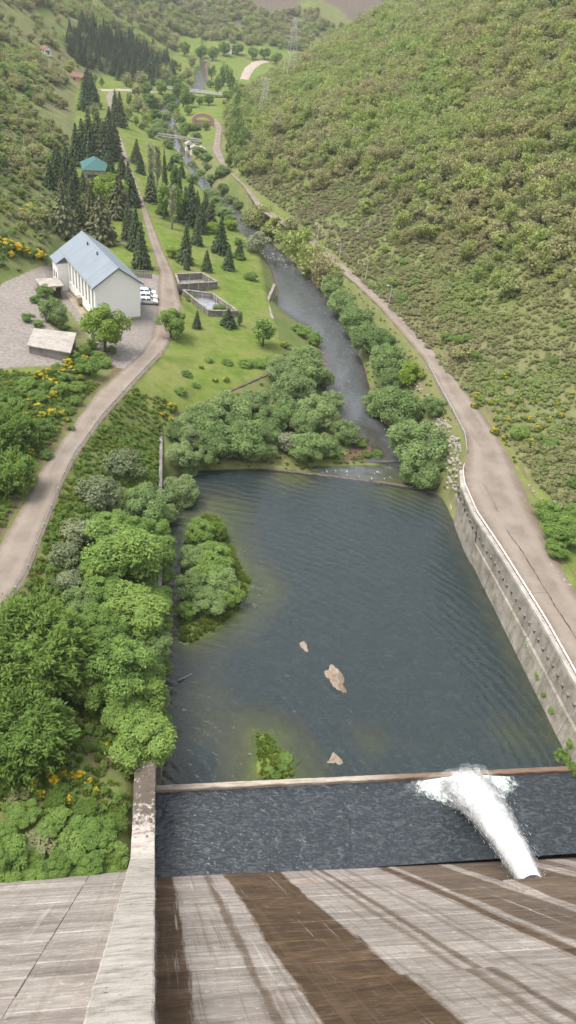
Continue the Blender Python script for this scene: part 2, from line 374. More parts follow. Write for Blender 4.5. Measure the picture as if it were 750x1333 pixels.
def lifts(name, stained):
    """board marked concrete of the dam face; run-off stains follow the fall line (constant x)"""
    s = NT(name); P = s.geo(); x, y, z = s.sep(P)
    q = s.comb(x, s.math('MULTIPLY', z, 1.0), s.orand())
    st = s.mapv(q, (.22, 1.5, 9))
    hb = s.noise(st, 1.0, 6, .65)                       # horizontal pour marks
    fine = s.noise(s.mapv(q, (.8, 5.5, 3)), 1.0, 5, .7)
    blot = s.noise(s.mapv(q, (.5, .5, 2)), 1.0, 7, .68)
    c = s.ramp(hb, [(.28, (.20, .17, .15)), (.42, (.36, .32, .29)), (.56, (.49, .445, .415)), (.75, (.60, .555, .525))])
    c = s.mix(s.ramp(fine, [(.42, .55), (.6, 0.0)]), c, (.25, .22, .20))
    c = s.mix(s.ramp(blot, [(.5, 0.0), (.72, .55)]), c, (.30, .26, .225))
    c = s.mix(s.ramp(s.noise(q, 2.3, 7, .75), [(.56, 0.0), (.66, .7)]), c, (.64, .605, .575))
    c = s.mix(s.ramp(s.noise(s.mapv(q, (1, 1, 1), (31, 7, 3)), 1.7, 7, .78), [(.58, 0.0), (.68, .55)]), c, (.22, .19, .165))
    if stained:
        k = .0759
        def X(px): return (px - 203) * k
        wob = s.noise(s.mapv(q, (.9, .09, 0)), 1.0, 6, .68)
        wob2 = s.noise(s.mapv(q, (5, .35, 0)), 1.0, 6, .75)
        xs = s.math('ADD', x, s.math('MULTIPLY_ADD', wob, 1.0, -.5)); xs = s.math('ADD', xs, s.math('MULTIPLY_ADD', wob2, .8, -.4))
        f = s.math('DIVIDE', xs, 60.0)
        bands = [(195, 227, 1), (262, 269, .7), (287, 356, 1), (393, 400, .55), (405, 412, .75), (437, 441, .4), (482, 496, .95), (505, 563, .8), (577, 668, .85), (690, 712, .7), (735, 772, .8), (800, 850, .8), (870, 960, .7)]
        def band_mask(bs):
            st = []
            for a_, b_, v in bs: st += [((X(a_) - .04) / 60, 0.0), ((X(a_) + .04) / 60, v), ((X(b_) - .04) / 60, v), ((X(b_) + .04) / 60, 0.0)]
            return s.ramp(f, [(max(0, p_), v) for p_, v in st])
        m = s.math('MAXIMUM', band_mask(bands[:7]), band_mask(bands[7:]))
        ragged = s.noise(s.mapv(q, (2.2, .25, 0)), 1.0, 6, .7)
        m = s.math('MULTIPLY', m, s.ramp(ragged, [(.22, .6), (.42, 1.0)]))
        wet = s.ramp(s.noise(s.mapv(q, (.5, .9, 5)), 1.0, 6, .7), [(.3, (.060, .034, .017)), (.5, (.118, .072, .038)), (.62, (.17, .11, .064)), (.8, (.26, .185, .12))])
        wet = s.mix(s.ramp(fine, [(.4, .6), (.58, 0.0)]), wet, (.045, .031, .021))
        c = s.mix(s.math('MULTIPLY', m, .93), c, wet)
        # rust fan low on the face
        rx = s.math('SUBTRACT', x, X(375)); rz = s.math('SUBTRACT', z, 5.6)
        rr = s.math('ADD', s.math('MULTIPLY', s.math('MULTIPLY', rx, rx), .35), s.math('MULTIPLY', s.math('MULTIPLY', rz, rz), .8))
        c = s.mix(s.math('MULTIPLY', s.ramp(s.math('ADD', rr, s.math('MULTIPLY', blot, .8)), [(.35, 1.0), (1.2, 0.0)]), .7), c, (.36, .20, .10))
        foot = s.ramp(s.math('ADD', z, s.math('MULTIPLY', wob, 1.2)), [(.0, 1.0), (.95, 0.0)])      # splash line along the basin
        c = s.mix(s.math('MULTIPLY', foot, .75), c, (.16, .11, .085))
    c = s.mix(1.0, c, s.ramp(s.orand(), [(0, (.80, .79, .78)), (1, (1.10, 1.09, 1.08))]), 'MULTIPLY')
    vs_ = s.noise(s.mapv(q, (1.7, .035, 0)), 1.0, 7, .74)
    c = s.mix(s.math('MULTIPLY', s.ramp(vs_, [(.53, 0.0), (.60, .6)]), .8 if stained else .3), c, (.15, .105, .072))
    c = s.mix(s.ramp(s.noise(s.mapv(q, (1.5, .03, 0), (40, 3, 0)), 1.0, 7, .74), [(.60, 0.0), (.66, .6)]), c, (.56, .52, .485))
    h = s.math('ADD', hb, s.math('MULTIPLY', fine, .7))
    s.done(c, .9, s.bump(h, .45, .06), .06)
lifts('dam_concrete', False); lifts('spillway_concrete', True)

def simple(name, col, rough=.6, var=.12, metal=0.0, sc=2.0):
    s = NT(name); n = s.noise(s.geo(), sc, 5, .6)
    c = s.mix(n, tuple(x * (1 - var) for x in col), tuple(min(1, x * (1 + var)) for x in col))
    s.bsdf.inputs['Metallic'].default_value = metal
    return s.done(c, rough, s.bump(n, .1, .01))
simple('plaster_white', (.88, .87, .84), .85, .06, 0, .7)
simple('plaster_pink', (.48, .30, .24), .9, .2, 0, .8)
simple('roof_blue_grey', (.23, .27, .32), .55, .14, 0, .35)
simple('roof_trim', (.12, .14, .17), .5, .1)
simple('roof_teal', (.055, .155, .15), .55, .15)
simple('roof_brown', (.22, .12, .095), .8, .2)
simple('window_frame', (.36, .39, .40), .5, .1)
simple('galvanised', (.62, .63, .65), .42, .12, .55, 3)
simple('white_metal', (.78, .77, .75), .5, .08)
simple('dark_metal', (.05, .05, .055), .5, .1)
simple('pole_grey', (.52, .51, .49), .7, .1)
simple('rail_brown', (.16, .13, .11), .8, .2)
simple('car_white', (.80, .80, .80), .25, .02)
simple('tyre', (.02, .02, .02), .9, .1)
simple('rim', (.5, .5, .52), .35, .05, .6)
simple('lamp_red', (.5, .03, .02), .3, .05)
simple('lamp_clear', (.75, .75, .72), .2, .03)
simple('gutter', (.30, .33, .36), .5, .1)
simple('dark_opening', (.035, .032, .03), .9, .1)
s = NT('glass_dark'); s.done((.05, .06, .07), .12, None, .6)
s = NT('glass_louvre'); P = s.geo(); s.done(s.mix(s.noise(P, 1.2, 3), (.20, .23, .23), (.33, .36, .35)), .35, None, .5)

def bark(name, c0, c1):
    s = NT(name); P = s.co(); n = s.noise(s.mapv(P, (6, 6, 1.2)), 4, 5, .6)
    s.done(s.mix(n, c0, c1), .95, s.bump(n, .5, .03))
bark('bark', (.07, .055, .042), (.20, .17, .14)); bark('bark_pale', (.20, .18, .15), (.40, .37, .32)); bark('bark_red', (.10, .06, .045), (.22, .14, .10))

def leaf(name, lo, hi, tint=None, trans=.33, rough=.6, patch=None):
    """leaves: colour varies leaf by leaf, spray by spray and plant by plant"""
    s = NT(name); r = s.attr('rnd'); g = s.attr('spray'); o = s.orand()
    c = s.mix(s.math('MULTIPLY_ADD', r, .55, s.math('MULTIPLY', g, .45)), lo, hi)
    if tint: c = s.mix(s.ramp(o, [(.35, 0.0), (1.0, .75)]), c, tint)
    c = s.mix(1.0, c, s.ramp(s.math('FRACT', s.math('MULTIPLY', o, 7.31)), [(0, (.80, .82, .80)), (1, (1.14, 1.1, 1.12))]), 'MULTIPLY')
    if patch:        # stands of different age and species
        pn = s.noise(s.mapv(s.geo(), (1, 1, .4)), .022, 4, .6); pm = s.noise(s.mapv(s.geo(), (1, 1, .4), (90, 40, 0)), .035, 4, .6)
        c = s.mix(s.ramp(pn, [(.46, 0.0), (.64, .42)]), c, patch[0]); c = s.mix(s.ramp(pm, [(.50, 0.0), (.64, .5)]), c, patch[1])
    s.inp(s.bsdf, 'Base Color', c); s.bsdf.inputs['Roughness'].default_value = rough; s.bsdf.inputs['Specular IOR Level'].default_value = .2
    t = s.N.new('ShaderNodeBsdfTranslucent'); s.lk(c, t.inputs[0])
    mx = s.N.new('ShaderNodeMixShader'); mx.inputs[0].default_value = trans
    s.lk(s.bsdf.outputs[0], mx.inputs[1]); s.lk(t.outputs[0], mx.inputs[2]); s.lk(mx.outputs[0], s.out.inputs[0])
    return s.m
leaf('leaf_willow', (.115, .190, .058), (.320, .450, .165), (.300, .385, .165))
leaf('leaf_ash', (.092, .175, .034), (.275, .420, .105), (.245, .360, .085))
leaf('leaf_bright', (.140, .240, .030), (.350, .470, .080), (.290, .400, .075))
leaf('leaf_feather', (.066, .130, .022), (.210, .330, .065), (.165, .260, .055))
leaf('leaf_oak', (.180, .240, .056), (.440, .530, .160), (.395, .425, .155), patch=((.37, .33, .155), (.26, .39, .10)))
leaf('leaf_oak_pale', (.205, .220, .095), (.450, .465, .215), (.400, .360, .195), patch=((.37, .33, .155), (.26, .39, .10)))
leaf('leaf_scrub', (.175, .205, .076), (.400, .435, .190), (.350, .350, .190), patch=((.37, .33, .155), (.26, .39, .10)))
leaf('leaf_heather', (.195, .185, .108), (.380, .355, .225), (.330, .355, .165), patch=((.37, .33, .155), (.26, .39, .10)))
leaf('leaf_spruce', (.045, .085, .036), (.135, .200, .085), (.130, .160, .068), .14)
leaf('leaf_pine', (.080, .108, .052), (.215, .245, .115), (.190, .190, .088), .14)
leaf('leaf_pale', (.217, .258, .132), (.445, .465, .265), (.400, .390, .228))
leaf('leaf_grass', (.120, .200, .032), (.290, .400, .080), (.280, .310, .090))
leaf('leaf_flower', (.50, .37, .012), (.82, .64, .05), None, .2)
leaf('leaf_dusty', (.125, .165, .078), (.345, .405, .225), (.310, .330, .205))

# ------------------------------------------------------------------ ground
s = NT('valley_ground'); P = s.geo()
lawn = s.attr('lawn'); grav = s.attr('gravel'); soil = s.attr('soil'); heath = s.attr('heath')
n1 = s.noise(P, .09, 6, .62); n2 = s.noise(P, .55, 6, .65); n3 = s.noise(P, 4.0, 4, .6); n4 = s.noise(P, .025, 4, .6)
scrub = s.ramp(n2, [(.28, (.10, .125, .04)), (.45, (.155, .18, .06)), (.58, (.195, .21, .085)), (.74, (.25, .245, .15))])
scrub = s.mix(s.ramp(n1, [(.4, 0.0), (.62, .75)]), scrub, (.10, .145, .04))
scrub = s.mix(s.ramp(n4, [(.45, 0.0), (.65, .6)]), scrub, (.19, .165, .095))
heathc = s.ramp(n2, [(.3, (.10, .082, .066)), (.6, (.155, .13, .105)), (.8, (.19, .18, .105))])
grass = s.ramp(n2, [(.25, (.085, .130, .022)), (.5, (.130, .190, .034)), (.7, (.17, .22, .050)), (.85, (.21, .22, .08))])
grass = s.mix(s.ramp(n1, [(.42, 0.0), (.62, .75)]), grass, (.20, .205, .075))
grass = s.mix(s.ramp(s.noise(P, .21, 6, .7), [(.5, 0.0), (.64, .6)]), grass, (.075, .125, .02))
grass = s.mix(.5, grass, s.mix(n3, (.25, .25, .25), (.8, .8, .8)), 'OVERLAY')
gr = s.ramp(s.noise(P, 1.6, 6, .75), [(.3, (.16, .145, .13)), (.55, (.30, .27, .25)), (.8, (.40, .37, .345))])
gr = s.mix(s.ramp(n1, [(.35, .5), (.6, 0.0)]), gr, (.20, .18, .165))
so = s.ramp(n2, [(.3, (.075, .05, .035)), (.6, (.17, .115, .085)), (.8, (.25, .19, .15))])
def edge(a): return s.ramp(s.math('ADD', a, s.math('MULTIPLY_ADD', n2, .7, -.35)), [(.42, 0.0), (.58, 1.0)])
c = s.mix(edge(heath), scrub, heathc); c = s.mix(edge(lawn), c, grass); c = s.mix(edge(soil), c, so); c = s.mix(edge(grav), c, gr)
s.done(c, .95, s.bump(s.math('ADD', n3, n2), .6, .14), .1)

def axis(lo, hi, d0, a, b, g):
    """grid line positions: spacing d0 between a and b, growing by g outside"""
    v = list(np.arange(a, b + d0, d0)); d = d0; p = a
    while p > lo: d *= g; p -= d; v.insert(0, p)
    d = d0; p = v[-1]
    while p < hi: d *= g; p += d; v.append(p)
    return np.array(v)
gx = axis(-560, 700, .85, -42, 66, 1.055); gy = axis(28, 1750, .85, 40, 128, 1.0175)
GX, GY = np.meshgrid(gx, gy); fx, fy = GX.ravel(), GY.ravel()
gz = hgt(fx, fy)
LOOK['g'] = (gx, gy, gz.reshape(len(gy), len(gx)))
for a_, b_ in ((LR_L, LR_R), (RR_L, RR_R)):
    inside = (fx > cX(a_, fy) + .0) & (fx < cX(b_, fy) - .0) & (fy < 450)
    gz = np.where(inside, gz - .22, gz)
# retaining walls stand where the banks are: sink the ground behind them
nx, ny = len(gx), len(gy)
idx = np.arange(nx * ny).reshape(ny, nx)
F = np.stack([idx[:-1, :-1].ravel(), idx[:-1, 1:].ravel(), idx[1:, 1:].ravel(), idx[1:, :-1].ravel()], 1)
cy_ = (fy[F[:, 0]] + fy[F[:, 2]]) / 2; cx_ = (fx[F[:, 0]] + fx[F[:, 2]]) / 2
F = F[~((cy_ < 39.2) & (cx_ > -1.5))]
me = mesh_np('terrain', np.stack([fx, fy, gz], 1), F, [MATS['valley_ground']], True)
def put(me, name, arr):
    a = me.attributes.new(name, 'FLOAT', 'POINT'); a.data.foreach_set('value', np.ascontiguousarray(arr, np.float32))
lrL, lrR, bl, tl, ydr, ydb = (cX(c, fy) for c in (LR_L, LR_R, B_L, T_L, YD_R, YD_B)); rrL, rrR, brx, trx = (cX(c, fy) for c in (RR_L, RR_R, B_R, T_R))
lawnA = smooth(-.5, .8, fx - lrR) * smooth(-1.0, 1.5, bl - fx + 1) * smooth(112, 122, fy)
lawnA = np.maximum(lawnA, smooth(-.5, .5, fx - ydb) * smooth(-.5, .5, lrL - fx) * smooth(178, 186, fy))
valley = smooth(0, 3, fx - tl) * smooth(0, 3, trx - fx)
lawnA = np.maximum(lawnA, valley * smooth(330, 420, fy) * .9)
lawnA = np.maximum(lawnA, np.where((fx > rrR) & (fx < trx) & (fy < 330), .55, 0)); lawnA = np.maximum(lawnA, np.where((fx > brx) & (fx < rrL) & (fy > 125), .42, 0))
lawnA = np.maximum(lawnA, np.where((fx > lrR) & (fx < bl + 1) & (fy <= 122), .42, 0))
lawnA = np.maximum(lawnA, np.where((fx < lrL) & (fx > tl - 3) & (fy < 125), .5, 0))
di = sdpoly(fx, fy, ISLAND); lawnA = np.where(di < 0, .8, lawnA); ds = sdpoly(fx, fy, SHOAL); lawnA = np.where(ds < .5, .75, lawnA)
gravA = smooth(-1, 1, fx - tl - .5) * smooth(-1, 1, ydr - fx + .3) * smooth(119, 124, fy + (fx + 30) * -.35) * smooth(186, 180, fy)
gravA = np.maximum(gravA, np.where((fx > ydb - .5) & (fx < lrL + .5) & (fy > 130) & (fy < 183), .85 * smooth(-14.5, -13.5, fx + (fy - 150) * .39 + 2), 0))
wet_ = hgt(fx, fy, False) < cZ(W_L, fy) + .25
soilA = np.where(wet_ & (fy > 112), .75, 0); soilA = np.maximum(soilA, .62 * np.exp(-((fx - lrL + .8) / 1.1) ** 2) * (fy < 135)); soilA = np.maximum(soilA, .55 * np.exp(-((fx - rrR - .9) / .8) ** 2) * (fy < 150))
soilA = np.maximum(soilA, .85 * np.exp(-((fx + 4.5) / 3.2) ** 2 - ((fy - 50) / 4.5) ** 2))
heathA = .55 * np.where((fx > trx) | (fx < tl), smooth(.55, .70, fbm(fx / 60 + 7, fy / 75, 3, 61)) * smooth(260, 420, fy), 0)
heathA = np.maximum(heathA, smooth(850, 960, fy) * smooth(.42, .55, fbm(fx / 130 + 2, fy / 160 + 5, 3, 66)))
lawnA = lawnA * (1 - .8 * smooth(820, 900, fy)); lawnA = np.maximum(lawnA, .45 * smooth(700, 820, fy) * smooth(.5, .6, fbm(fx / 110 + 12, fy / 130 + 5, 3, 166)) * .8)
lawnA = np.where(gravA > .5, 0, lawnA)
for n_, a_ in (('lawn', lawnA), ('gravel', gravA), ('soil', soilA), ('heath', heathA)): put(me, n_, a_)
tag(obj('terrain', me), kind='structure')

# ------------------------------------------------------------------ roads
s = NT('asphalt_old'); P = s.geo()
a = s.noise(P, .22, 6, .6); b = s.noise(P, 7, 4, .7); d = s.noise(P, 1.1, 5, .65)
c = s.ramp(a, [(.32, (.185, .153, .126)), (.5, (.24, .20, .167)), (.68, (.285, .242, .205))])
c = s.mix(.4, c, s.mix(b, (.2, .2, .2), (.8, .8, .8)), 'OVERLAY'); c = s.mix(s.ramp(d, [(.56, 0.0), (.72, .4)]), c, (.19, .155, .13))
e = s.attr('edge'); c = s.mix(s.math('MULTIPLY', s.ramp(s.math('ADD', e, s.math('MULTIPLY_ADD', a, .3, -.15)), [(.25, 0.0), (.42, 1.0), (.58, 1.0), (.75, 0.0)]), .28), c, (.33, .285, .245)); c = s.mix(s.ramp(s.noise(s.mapv(P, (1, .25, 1)), .5, 6, .7), [(.58, 0.0), (.66, .35)]), c, (.14, .115, .095)); c = s.mix(s.ramp(s.math('ADD', e, s.math('MULTIPLY_ADD', d, .6, -.3)), [(.62, 0.0), (.95, .8)]), c, (.17, .13, .095))
s.done(c, .92, s.bump(b, .3, .02))
s = NT('dirt_track'); P = s.geo(); a = s.noise(P, .3, 6, .65)
s.done(s.ramp(a, [(.3, (.23, .18, .14)), (.6, (.33, .265, .215)), (.8, (.28, .25, .16))]), .95, s.bump(s.noise(P, 4, 4), .3, .04))
s = NT('dirt_pale'); s.done(s.ramp(s.noise(s.geo(), .2, 5), [(.3, (.33, .28, .23)), (.7, (.45, .39, .33))]), .95)

def ribbon(name, ca, cb, y0, y1, step, mat, lift=.03, n=10, crown=.05):
    Y = np.arange(y0, y1, step); V = []; E = []
    for yy in Y:
        xa, xb, za, zb = cX(ca, yy), cX(cb, yy), cZ(ca, yy), cZ(cb, yy)
        xa += (fbm(np.array([yy / 1.7]), np.array([.5]), 3, 5)[0] - .5) * .5; xb += (fbm(np.array([yy / 1.7]), np.array([9.5]), 3, 8)[0] - .5) * .5
        for k in range(n + 1):
            t = k / n; V.append((xa + (xb - xa) * t, yy, za + (zb - za) * t + lift + crown * (1 - (2 * t - 1) ** 2) - (.14 if k in (0, n) else 0))); E.append(abs(2 * t - 1))
    m = n + 1; f = [[i * m + k, i * m + k + 1, (i + 1) * m + k + 1, (i + 1) * m + k] for i in range(len(Y) - 1) for k in range(n)]
    me = mesh_np(name, np.array(V), np.array(f), [MATS[mat]], True); put(me, 'edge', E)
    return tag(obj(name, me), kind='structure')
def resamp(c, w):
    Y = np.arange(c[0, 1], c[-1, 1], 1.0); k = np.exp(-(np.arange(-3 * w, 3 * w + 1) / w) ** 2 / 2); k /= k.sum(); n = 3 * w
    f = lambda v: np.convolve(np.pad(v, n, 'edge'), k, 'valid')
    return np.stack([f(cX(c, Y)), Y, f(cZ(c, Y))], 1)
ribbon('asphalt_road_left', LR_L, LR_R, 31, 500, 1.0, 'asphalt_old')
ribbon('asphalt_road_right', RR_L, RR_R, 31, 440, 1.0, 'asphalt_old')

def track(name, pts, width, mat, lift=.25):
    P = [np.array(p, float) for p in pts]; V = []; L = 0
    D = []
    for i in range(len(P) - 1):
        n = max(2, int(np.linalg.norm(P[i + 1] - P[i]) / 2.5))
        D += [P[i] + (P[i + 1] - P[i]) * k / n for k in range(n)]
    D.append(P[-1]); D = np.array(D); m = 5
    for i in range(len(D)):
        d = D[min(i + 1, len(D) - 1)] - D[max(0, i - 1)]; d = d / (np.linalg.norm(d) + 1e-9); r = np.array([d[1], -d[0]])
        w = width[0] + (width[1] - width[0]) * i / len(D) if isinstance(width, tuple) else width
        hc = hgt(D[i:i + 1, 0], D[i:i + 1, 1])[0]
        for k in range(m):
            q = D[i] + r * w * (k / (m - 1) - .5)
            h = max(hc, hgt(q[0:1], q[1:2])[0]) if k in (1, 2, 3) else hgt(q[0:1], q[1:2])[0] - .3
            V.append((q[0], q[1], h + lift))
    f = [[i * m + k, i * m + k + 1, (i + 1) * m + k + 1, (i + 1) * m + k] for i in range(len(D) - 1) for k in range(m - 1)]
    return tag(obj(name, mesh_np(name, np.array(V), np.array(f), [MATS[mat]], True)), kind='structure')

rr_ = bpy.data.objects['asphalt_road_right']; simple('tar_seam', (.075, .06, .052), .9, .3)
for seg in ([(630, 630), (640, 648), (649, 667)], [(660, 690), (668, 702), (679, 716), (690, 735), (701, 753), (713, 772), (722, 788), (731, 801), (746, 824), (760, 845)], [(690, 772), (701, 771), (713, 772)]):
    pp_ = np.array([un(a, b, 7.3) for a, b in seg]); D = []
    for i in range(len(pp_) - 1): D += [pp_[i] + (pp_[i + 1] - pp_[i]) * k / 6 for k in range(6)]
    D.append(pp_[-1]); V = []; nn = len(D)
    for i, d_ in enumerate(D):
        w_ = rnd.uniform(.03, .11) if len(seg) > 3 else rnd.uniform(.02, .05); jx = rnd.uniform(-.06, .06); t_ = (d_[0] - cX(RR_L, d_[1])) / (cX(RR_R, d_[1]) - cX(RR_L, d_[1])); z_ = 7.2 + .03 + .05 * (1 - (2 * t_ - 1) ** 2) + .012
        V += [(d_[0] + jx - w_, d_[1] - .02, z_), (d_[0] + jx + w_, d_[1] + .02, z_)]
    obj('road_crack', mesh_np('road_crack', np.array(V), [[2 * i, 2 * i + 1, 2 * i + 3, 2 * i + 2] for i in range(nn - 1)], [MATS['tar_seam']]), rr_)
# ------------------------------------------------------------------ water
def water(name, body, deep, ring=None, k=1.6, rip=1.0, rough=.06, foam=0.0, ior=1.52, churn=0.0):
    s = NT(name); P = s.geo(); d = s.attr('depth')
    q = s.mapv(P, (1, 1, 0)); d = s.math('MULTIPLY', d, s.ramp(s.noise(q, .45, 7, .7), [(.3, .35), (.5, .9), (.7, 1.0)])); d = s.math('MULTIPLY', d, 1.35)
    w1 = s.noise(s.mapv(q, (.55, 1.15, 1)), 1.0, 3, .5, .6); w2 = s.noise(s.mapv(q, (1.3, 2.6, 1), rot=(0, 0, .25)), 1.3, 3, .55, .3); w3 = s.noise(q, .12, 3, .5)
    h = s.math('ADD', s.math('MULTIPLY', w1, 1.0), s.math('MULTIPLY', w2, .55))
    if ring:
        dx = s.mapv(q, (1, 1, 1), (-ring[0], -ring[1], 0)); L = s.N.new('ShaderNodeVectorMath'); L.operation = 'LENGTH'; s.lk(dx, L.inputs[0])
        ph = s.math('ADD', s.math('MULTIPLY', L.outputs['Value'], ring[2]), s.math('MULTIPLY', w3, 16.0)); ph = s.math('ADD', ph, s.math('MULTIPLY', w1, 2.5))
        h = s.math('ADD', s.math('MULTIPLY', h, .8), s.math('MULTIPLY', s.math('SINE', ph), ring[3]))
    nrm = s.bump(h, .75 * rip, .16)
    op = s.math('SUBTRACT', 1.0, s.math('POWER', 2.718, s.math('MULTIPLY', d, -k)), clamp=True)
    col = s.mix(s.math('MULTIPLY', d, .45, clamp=True), body, deep)
    if churn:
        cw = s.noise(s.mapv(q, (.55, 1.3, 1), rot=(0, 0, .35)), 1.1, 6, .7, 2.2)
        col = s.mix(s.math('MULTIPLY', s.ramp(cw, [(.48, 0.0), (.70, 1.0)]), churn), col, (.15, .17, .18))
    if foam:
        fm = s.ramp(s.noise(s.mapv(q, (1.2, .35, 1)), 1.2, 6, .7), [(1 - foam, 0.0), (1.04 - foam, 1.0)])
        fm = s.math('MULTIPLY', fm, s.attr('foam')); col = s.mix(fm, col, (.75, .78, .78)); op = s.math('MAXIMUM', op, fm)
    dif = s.N.new('ShaderNodeBsdfDiffuse'); s.lk(col, dif.inputs[0]); s.lk(nrm, dif.inputs['Normal'])
    tr = s.N.new('ShaderNodeBsdfTransparent'); tr.inputs[0].default_value = (.82, .86, .80, 1)
    m1 = s.N.new('ShaderNodeMixShader'); s.lk(op, m1.inputs[0]); s.lk(tr.outputs[0], m1.inputs[1]); s.lk(dif.outputs[0], m1.inputs[2])
    gl = s.N.new('ShaderNodeBsdfGlossy'); gl.inputs['Roughness'].default_value = rough; s.lk(nrm, gl.inputs['Normal'])
    fr = s.N.new('ShaderNodeFresnel'); fr.inputs[0].default_value = ior; s.lk(nrm, fr.inputs['Normal'])
    m2 = s.N.new('ShaderNodeMixShader'); s.lk(fr.outputs[0], m2.inputs[0]); s.lk(m1.outputs[0], m2.inputs[1]); s.lk(gl.outputs[0], m2.inputs[2])
    s.lk(m2.outputs[0], s.out.inputs[0]); return s.m
water('pool_water', (.070, .078, .068), (.027, .041, .045), (-8, 40, 4.6, .22), .9, 1.2, .11, 0.0, 1.52, .18)
water('basin_water', (.040, .046, .052), (.030, .038, .046), None, 2.5, 2.3, .16, .30, 1.52, .55)
water('river_water', (.12, .13, .135), (.095, .108, .115), None, 1.4, .42, .10, .40)
water('tank_water', (.05, .06, .06), (.03, .045, .055), None, 3.0, 1.3, .1, 0.0, 1.30)

def sheet(name, X, Y, Zf, mat, keep=None, foam=None):
    gx_, gy_ = np.meshgrid(X, Y); a, b = gx_.ravel(), gy_.ravel(); z = Zf(a, b)
    n = len(X); i = np.arange(len(a)).reshape(len(Y), n)
    F = np.stack([i[:-1, :-1].ravel(), i[:-1, 1:].ravel(), i[1:, 1:].ravel(), i[1:, :-1].ravel()], 1)
    if keep is not None:
        k = keep(a, b); F = F[k[F].all(1)]
    me = mesh_np(name, np.stack([a, b, z], 1), F, [MATS[mat]], True)
    put(me, 'depth', np.maximum(0, z - hgt(a, b)))
    if foam is not None: put(me, 'foam', foam(a, b))
    return tag(obj(name, me), kind='structure')
WEIR = [un(255, 602, 0), un(300, 606, 0), un(337, 609, 0), un(387, 614, 0), un(450, 622, 0), un(500, 628, 0), un(548, 636, 0), un(575, 645, 0)]
wy = lambda x: np.interp(x, [p[0] for p in WEIR], [p[1] for p in WEIR])
sheet('pool_water', np.arange(-.2, 49.5, .5), np.arange(47.5, 109, .5), lambda a, b: a * 0, 'pool_water', lambda a, b: b < wy(a) + .45)
sheet('stilling_basin_water', np.arange(-.3, 49.5, .5), np.arange(38.0, 47.9, .49), lambda a, b: a * 0 + .25, 'basin_water', None, lambda a, b: .0 + .9 * np.exp(-(((a - 33) / 9) ** 2 + ((b - 45) / 4) ** 2)))
Ys = np.concatenate([np.arange(103.5, 260, .7), np.arange(260, 1000, 3)]); T = np.linspace(0, 1, 26); V = []; FO = []
for yy in Ys:
    a, b = cX(W_L, yy) - 2.5, cX(W_R, yy) + 2.5
    if yy < 112: a, b = 5, 50
    for t in T: V.append((a + (b - a) * t, yy, float(np.interp(yy, W_L[:, 1], W_L[:, 2])) - (.25 if yy < 112 else 0)))
V = np.array(V); k = len(T)
foam = np.exp(-((V[:, 1] - 224) / 7) ** 2) * 1.4 + np.exp(-((V[:, 1] - 107) / 2.5) ** 2) + np.where(V[:, 1] > 280, .95, 0) + .15
f = np.array([[i * k + j, i * k + j + 1, (i + 1) * k + j + 1, (i + 1) * k + j] for i in range(len(Ys) - 1) for j in range(k - 1)])
kp = (V[:, 1] > wy(V[:, 0]) + .1); f = f[kp[f].all(1)]
me = mesh_np('river_water', V, f, [MATS['river_water']], True); put(me, 'depth', np.maximum(0, V[:, 2] - hgt(V[:, 0], V[:, 1])) * .6); put(me, 'foam', foam)
tag(obj('river_water', me), kind='structure')

# ------------------------------------------------------------------ the dam
SL = 1.39; TOE = 38.6
dam = empty('concrete_dam', (0, TOE, 0), 0, 'tall sloping concrete dam face with brown run-off stains and a flat-topped side wall', 'dam')
def fy_(z, off=0.0): return TOE - (z - off) / SL - TOE          # y in the dam's own frame
def slab(x0, x1, z0, z1, off, proud, name, mat):
    m = MB(); g = .035
    a, b = fy_(z0 + g, off), fy_(z1 - g, off); p = proud; t = 1.2; gx_ = .012; k0, k1 = (-.024 * x0, -.024 * x1) if off == 0 else (0, 0)
    m.hexa([(x0 + gx_, a - t + k0, z0 + g), (x1 - gx_, a - t + k1, z0 + g), (x1 - gx_, a + p + k1, z0 + g), (x0 + gx_, a + p + k0, z0 + g)],
           [(x0 + gx_, b - t + k0, z1 - g), (x1 - gx_, b - t + k1, z1 - g), (x1 - gx_, b + p + k1, z1 - g), (x0 + gx_, b + p + k0, z1 - g)])
    return m.build(name, MATS[mat], dam, bevel=.03)
zz = [-4.0, 0.9]; 
while zz[-1] < 32: zz.append(zz[-1] + rnd.uniform(1.55, 2.3))
for i in range(len(zz) - 1):
    for (xa, xb) in ((0.05, 96),): slab(xa, xb, zz[i], zz[i + 1], 0, rnd.uniform(-.03, .035), 'concrete_lift', 'spillway_concrete')
zl = [-1.0, 4.0]
while zl[-1] < 49: zl.append(zl[-1] + rnd.uniform(1.55, 2.3))
for i in range(len(zl) - 1):
    for (xa, xb) in ((-5.2, -1.6), (-18, -5.2), (-34, -18), (-70, -34)): slab(xa, xb, zl[i], zl[i + 1], 2.4, rnd.uniform(-.035, .04), 'concrete_lift', 'dam_concrete')
m = MB(); m.hexa([(0.05, fy_(zz[-1]) - 6, zz[-1]), (96, fy_(zz[-1]) - 6, zz[-1]), (96, fy_(zz[-1]), zz[-1]), (0.05, fy_(zz[-1]), zz[-1])],
                 [(0.05, fy_(54) - 6, 54), (96, fy_(54) - 6, 54), (96, fy_(54), 54), (0.05, fy_(54), 54)]); m.build('upper_face', MATS['spillway_concrete'], dam)
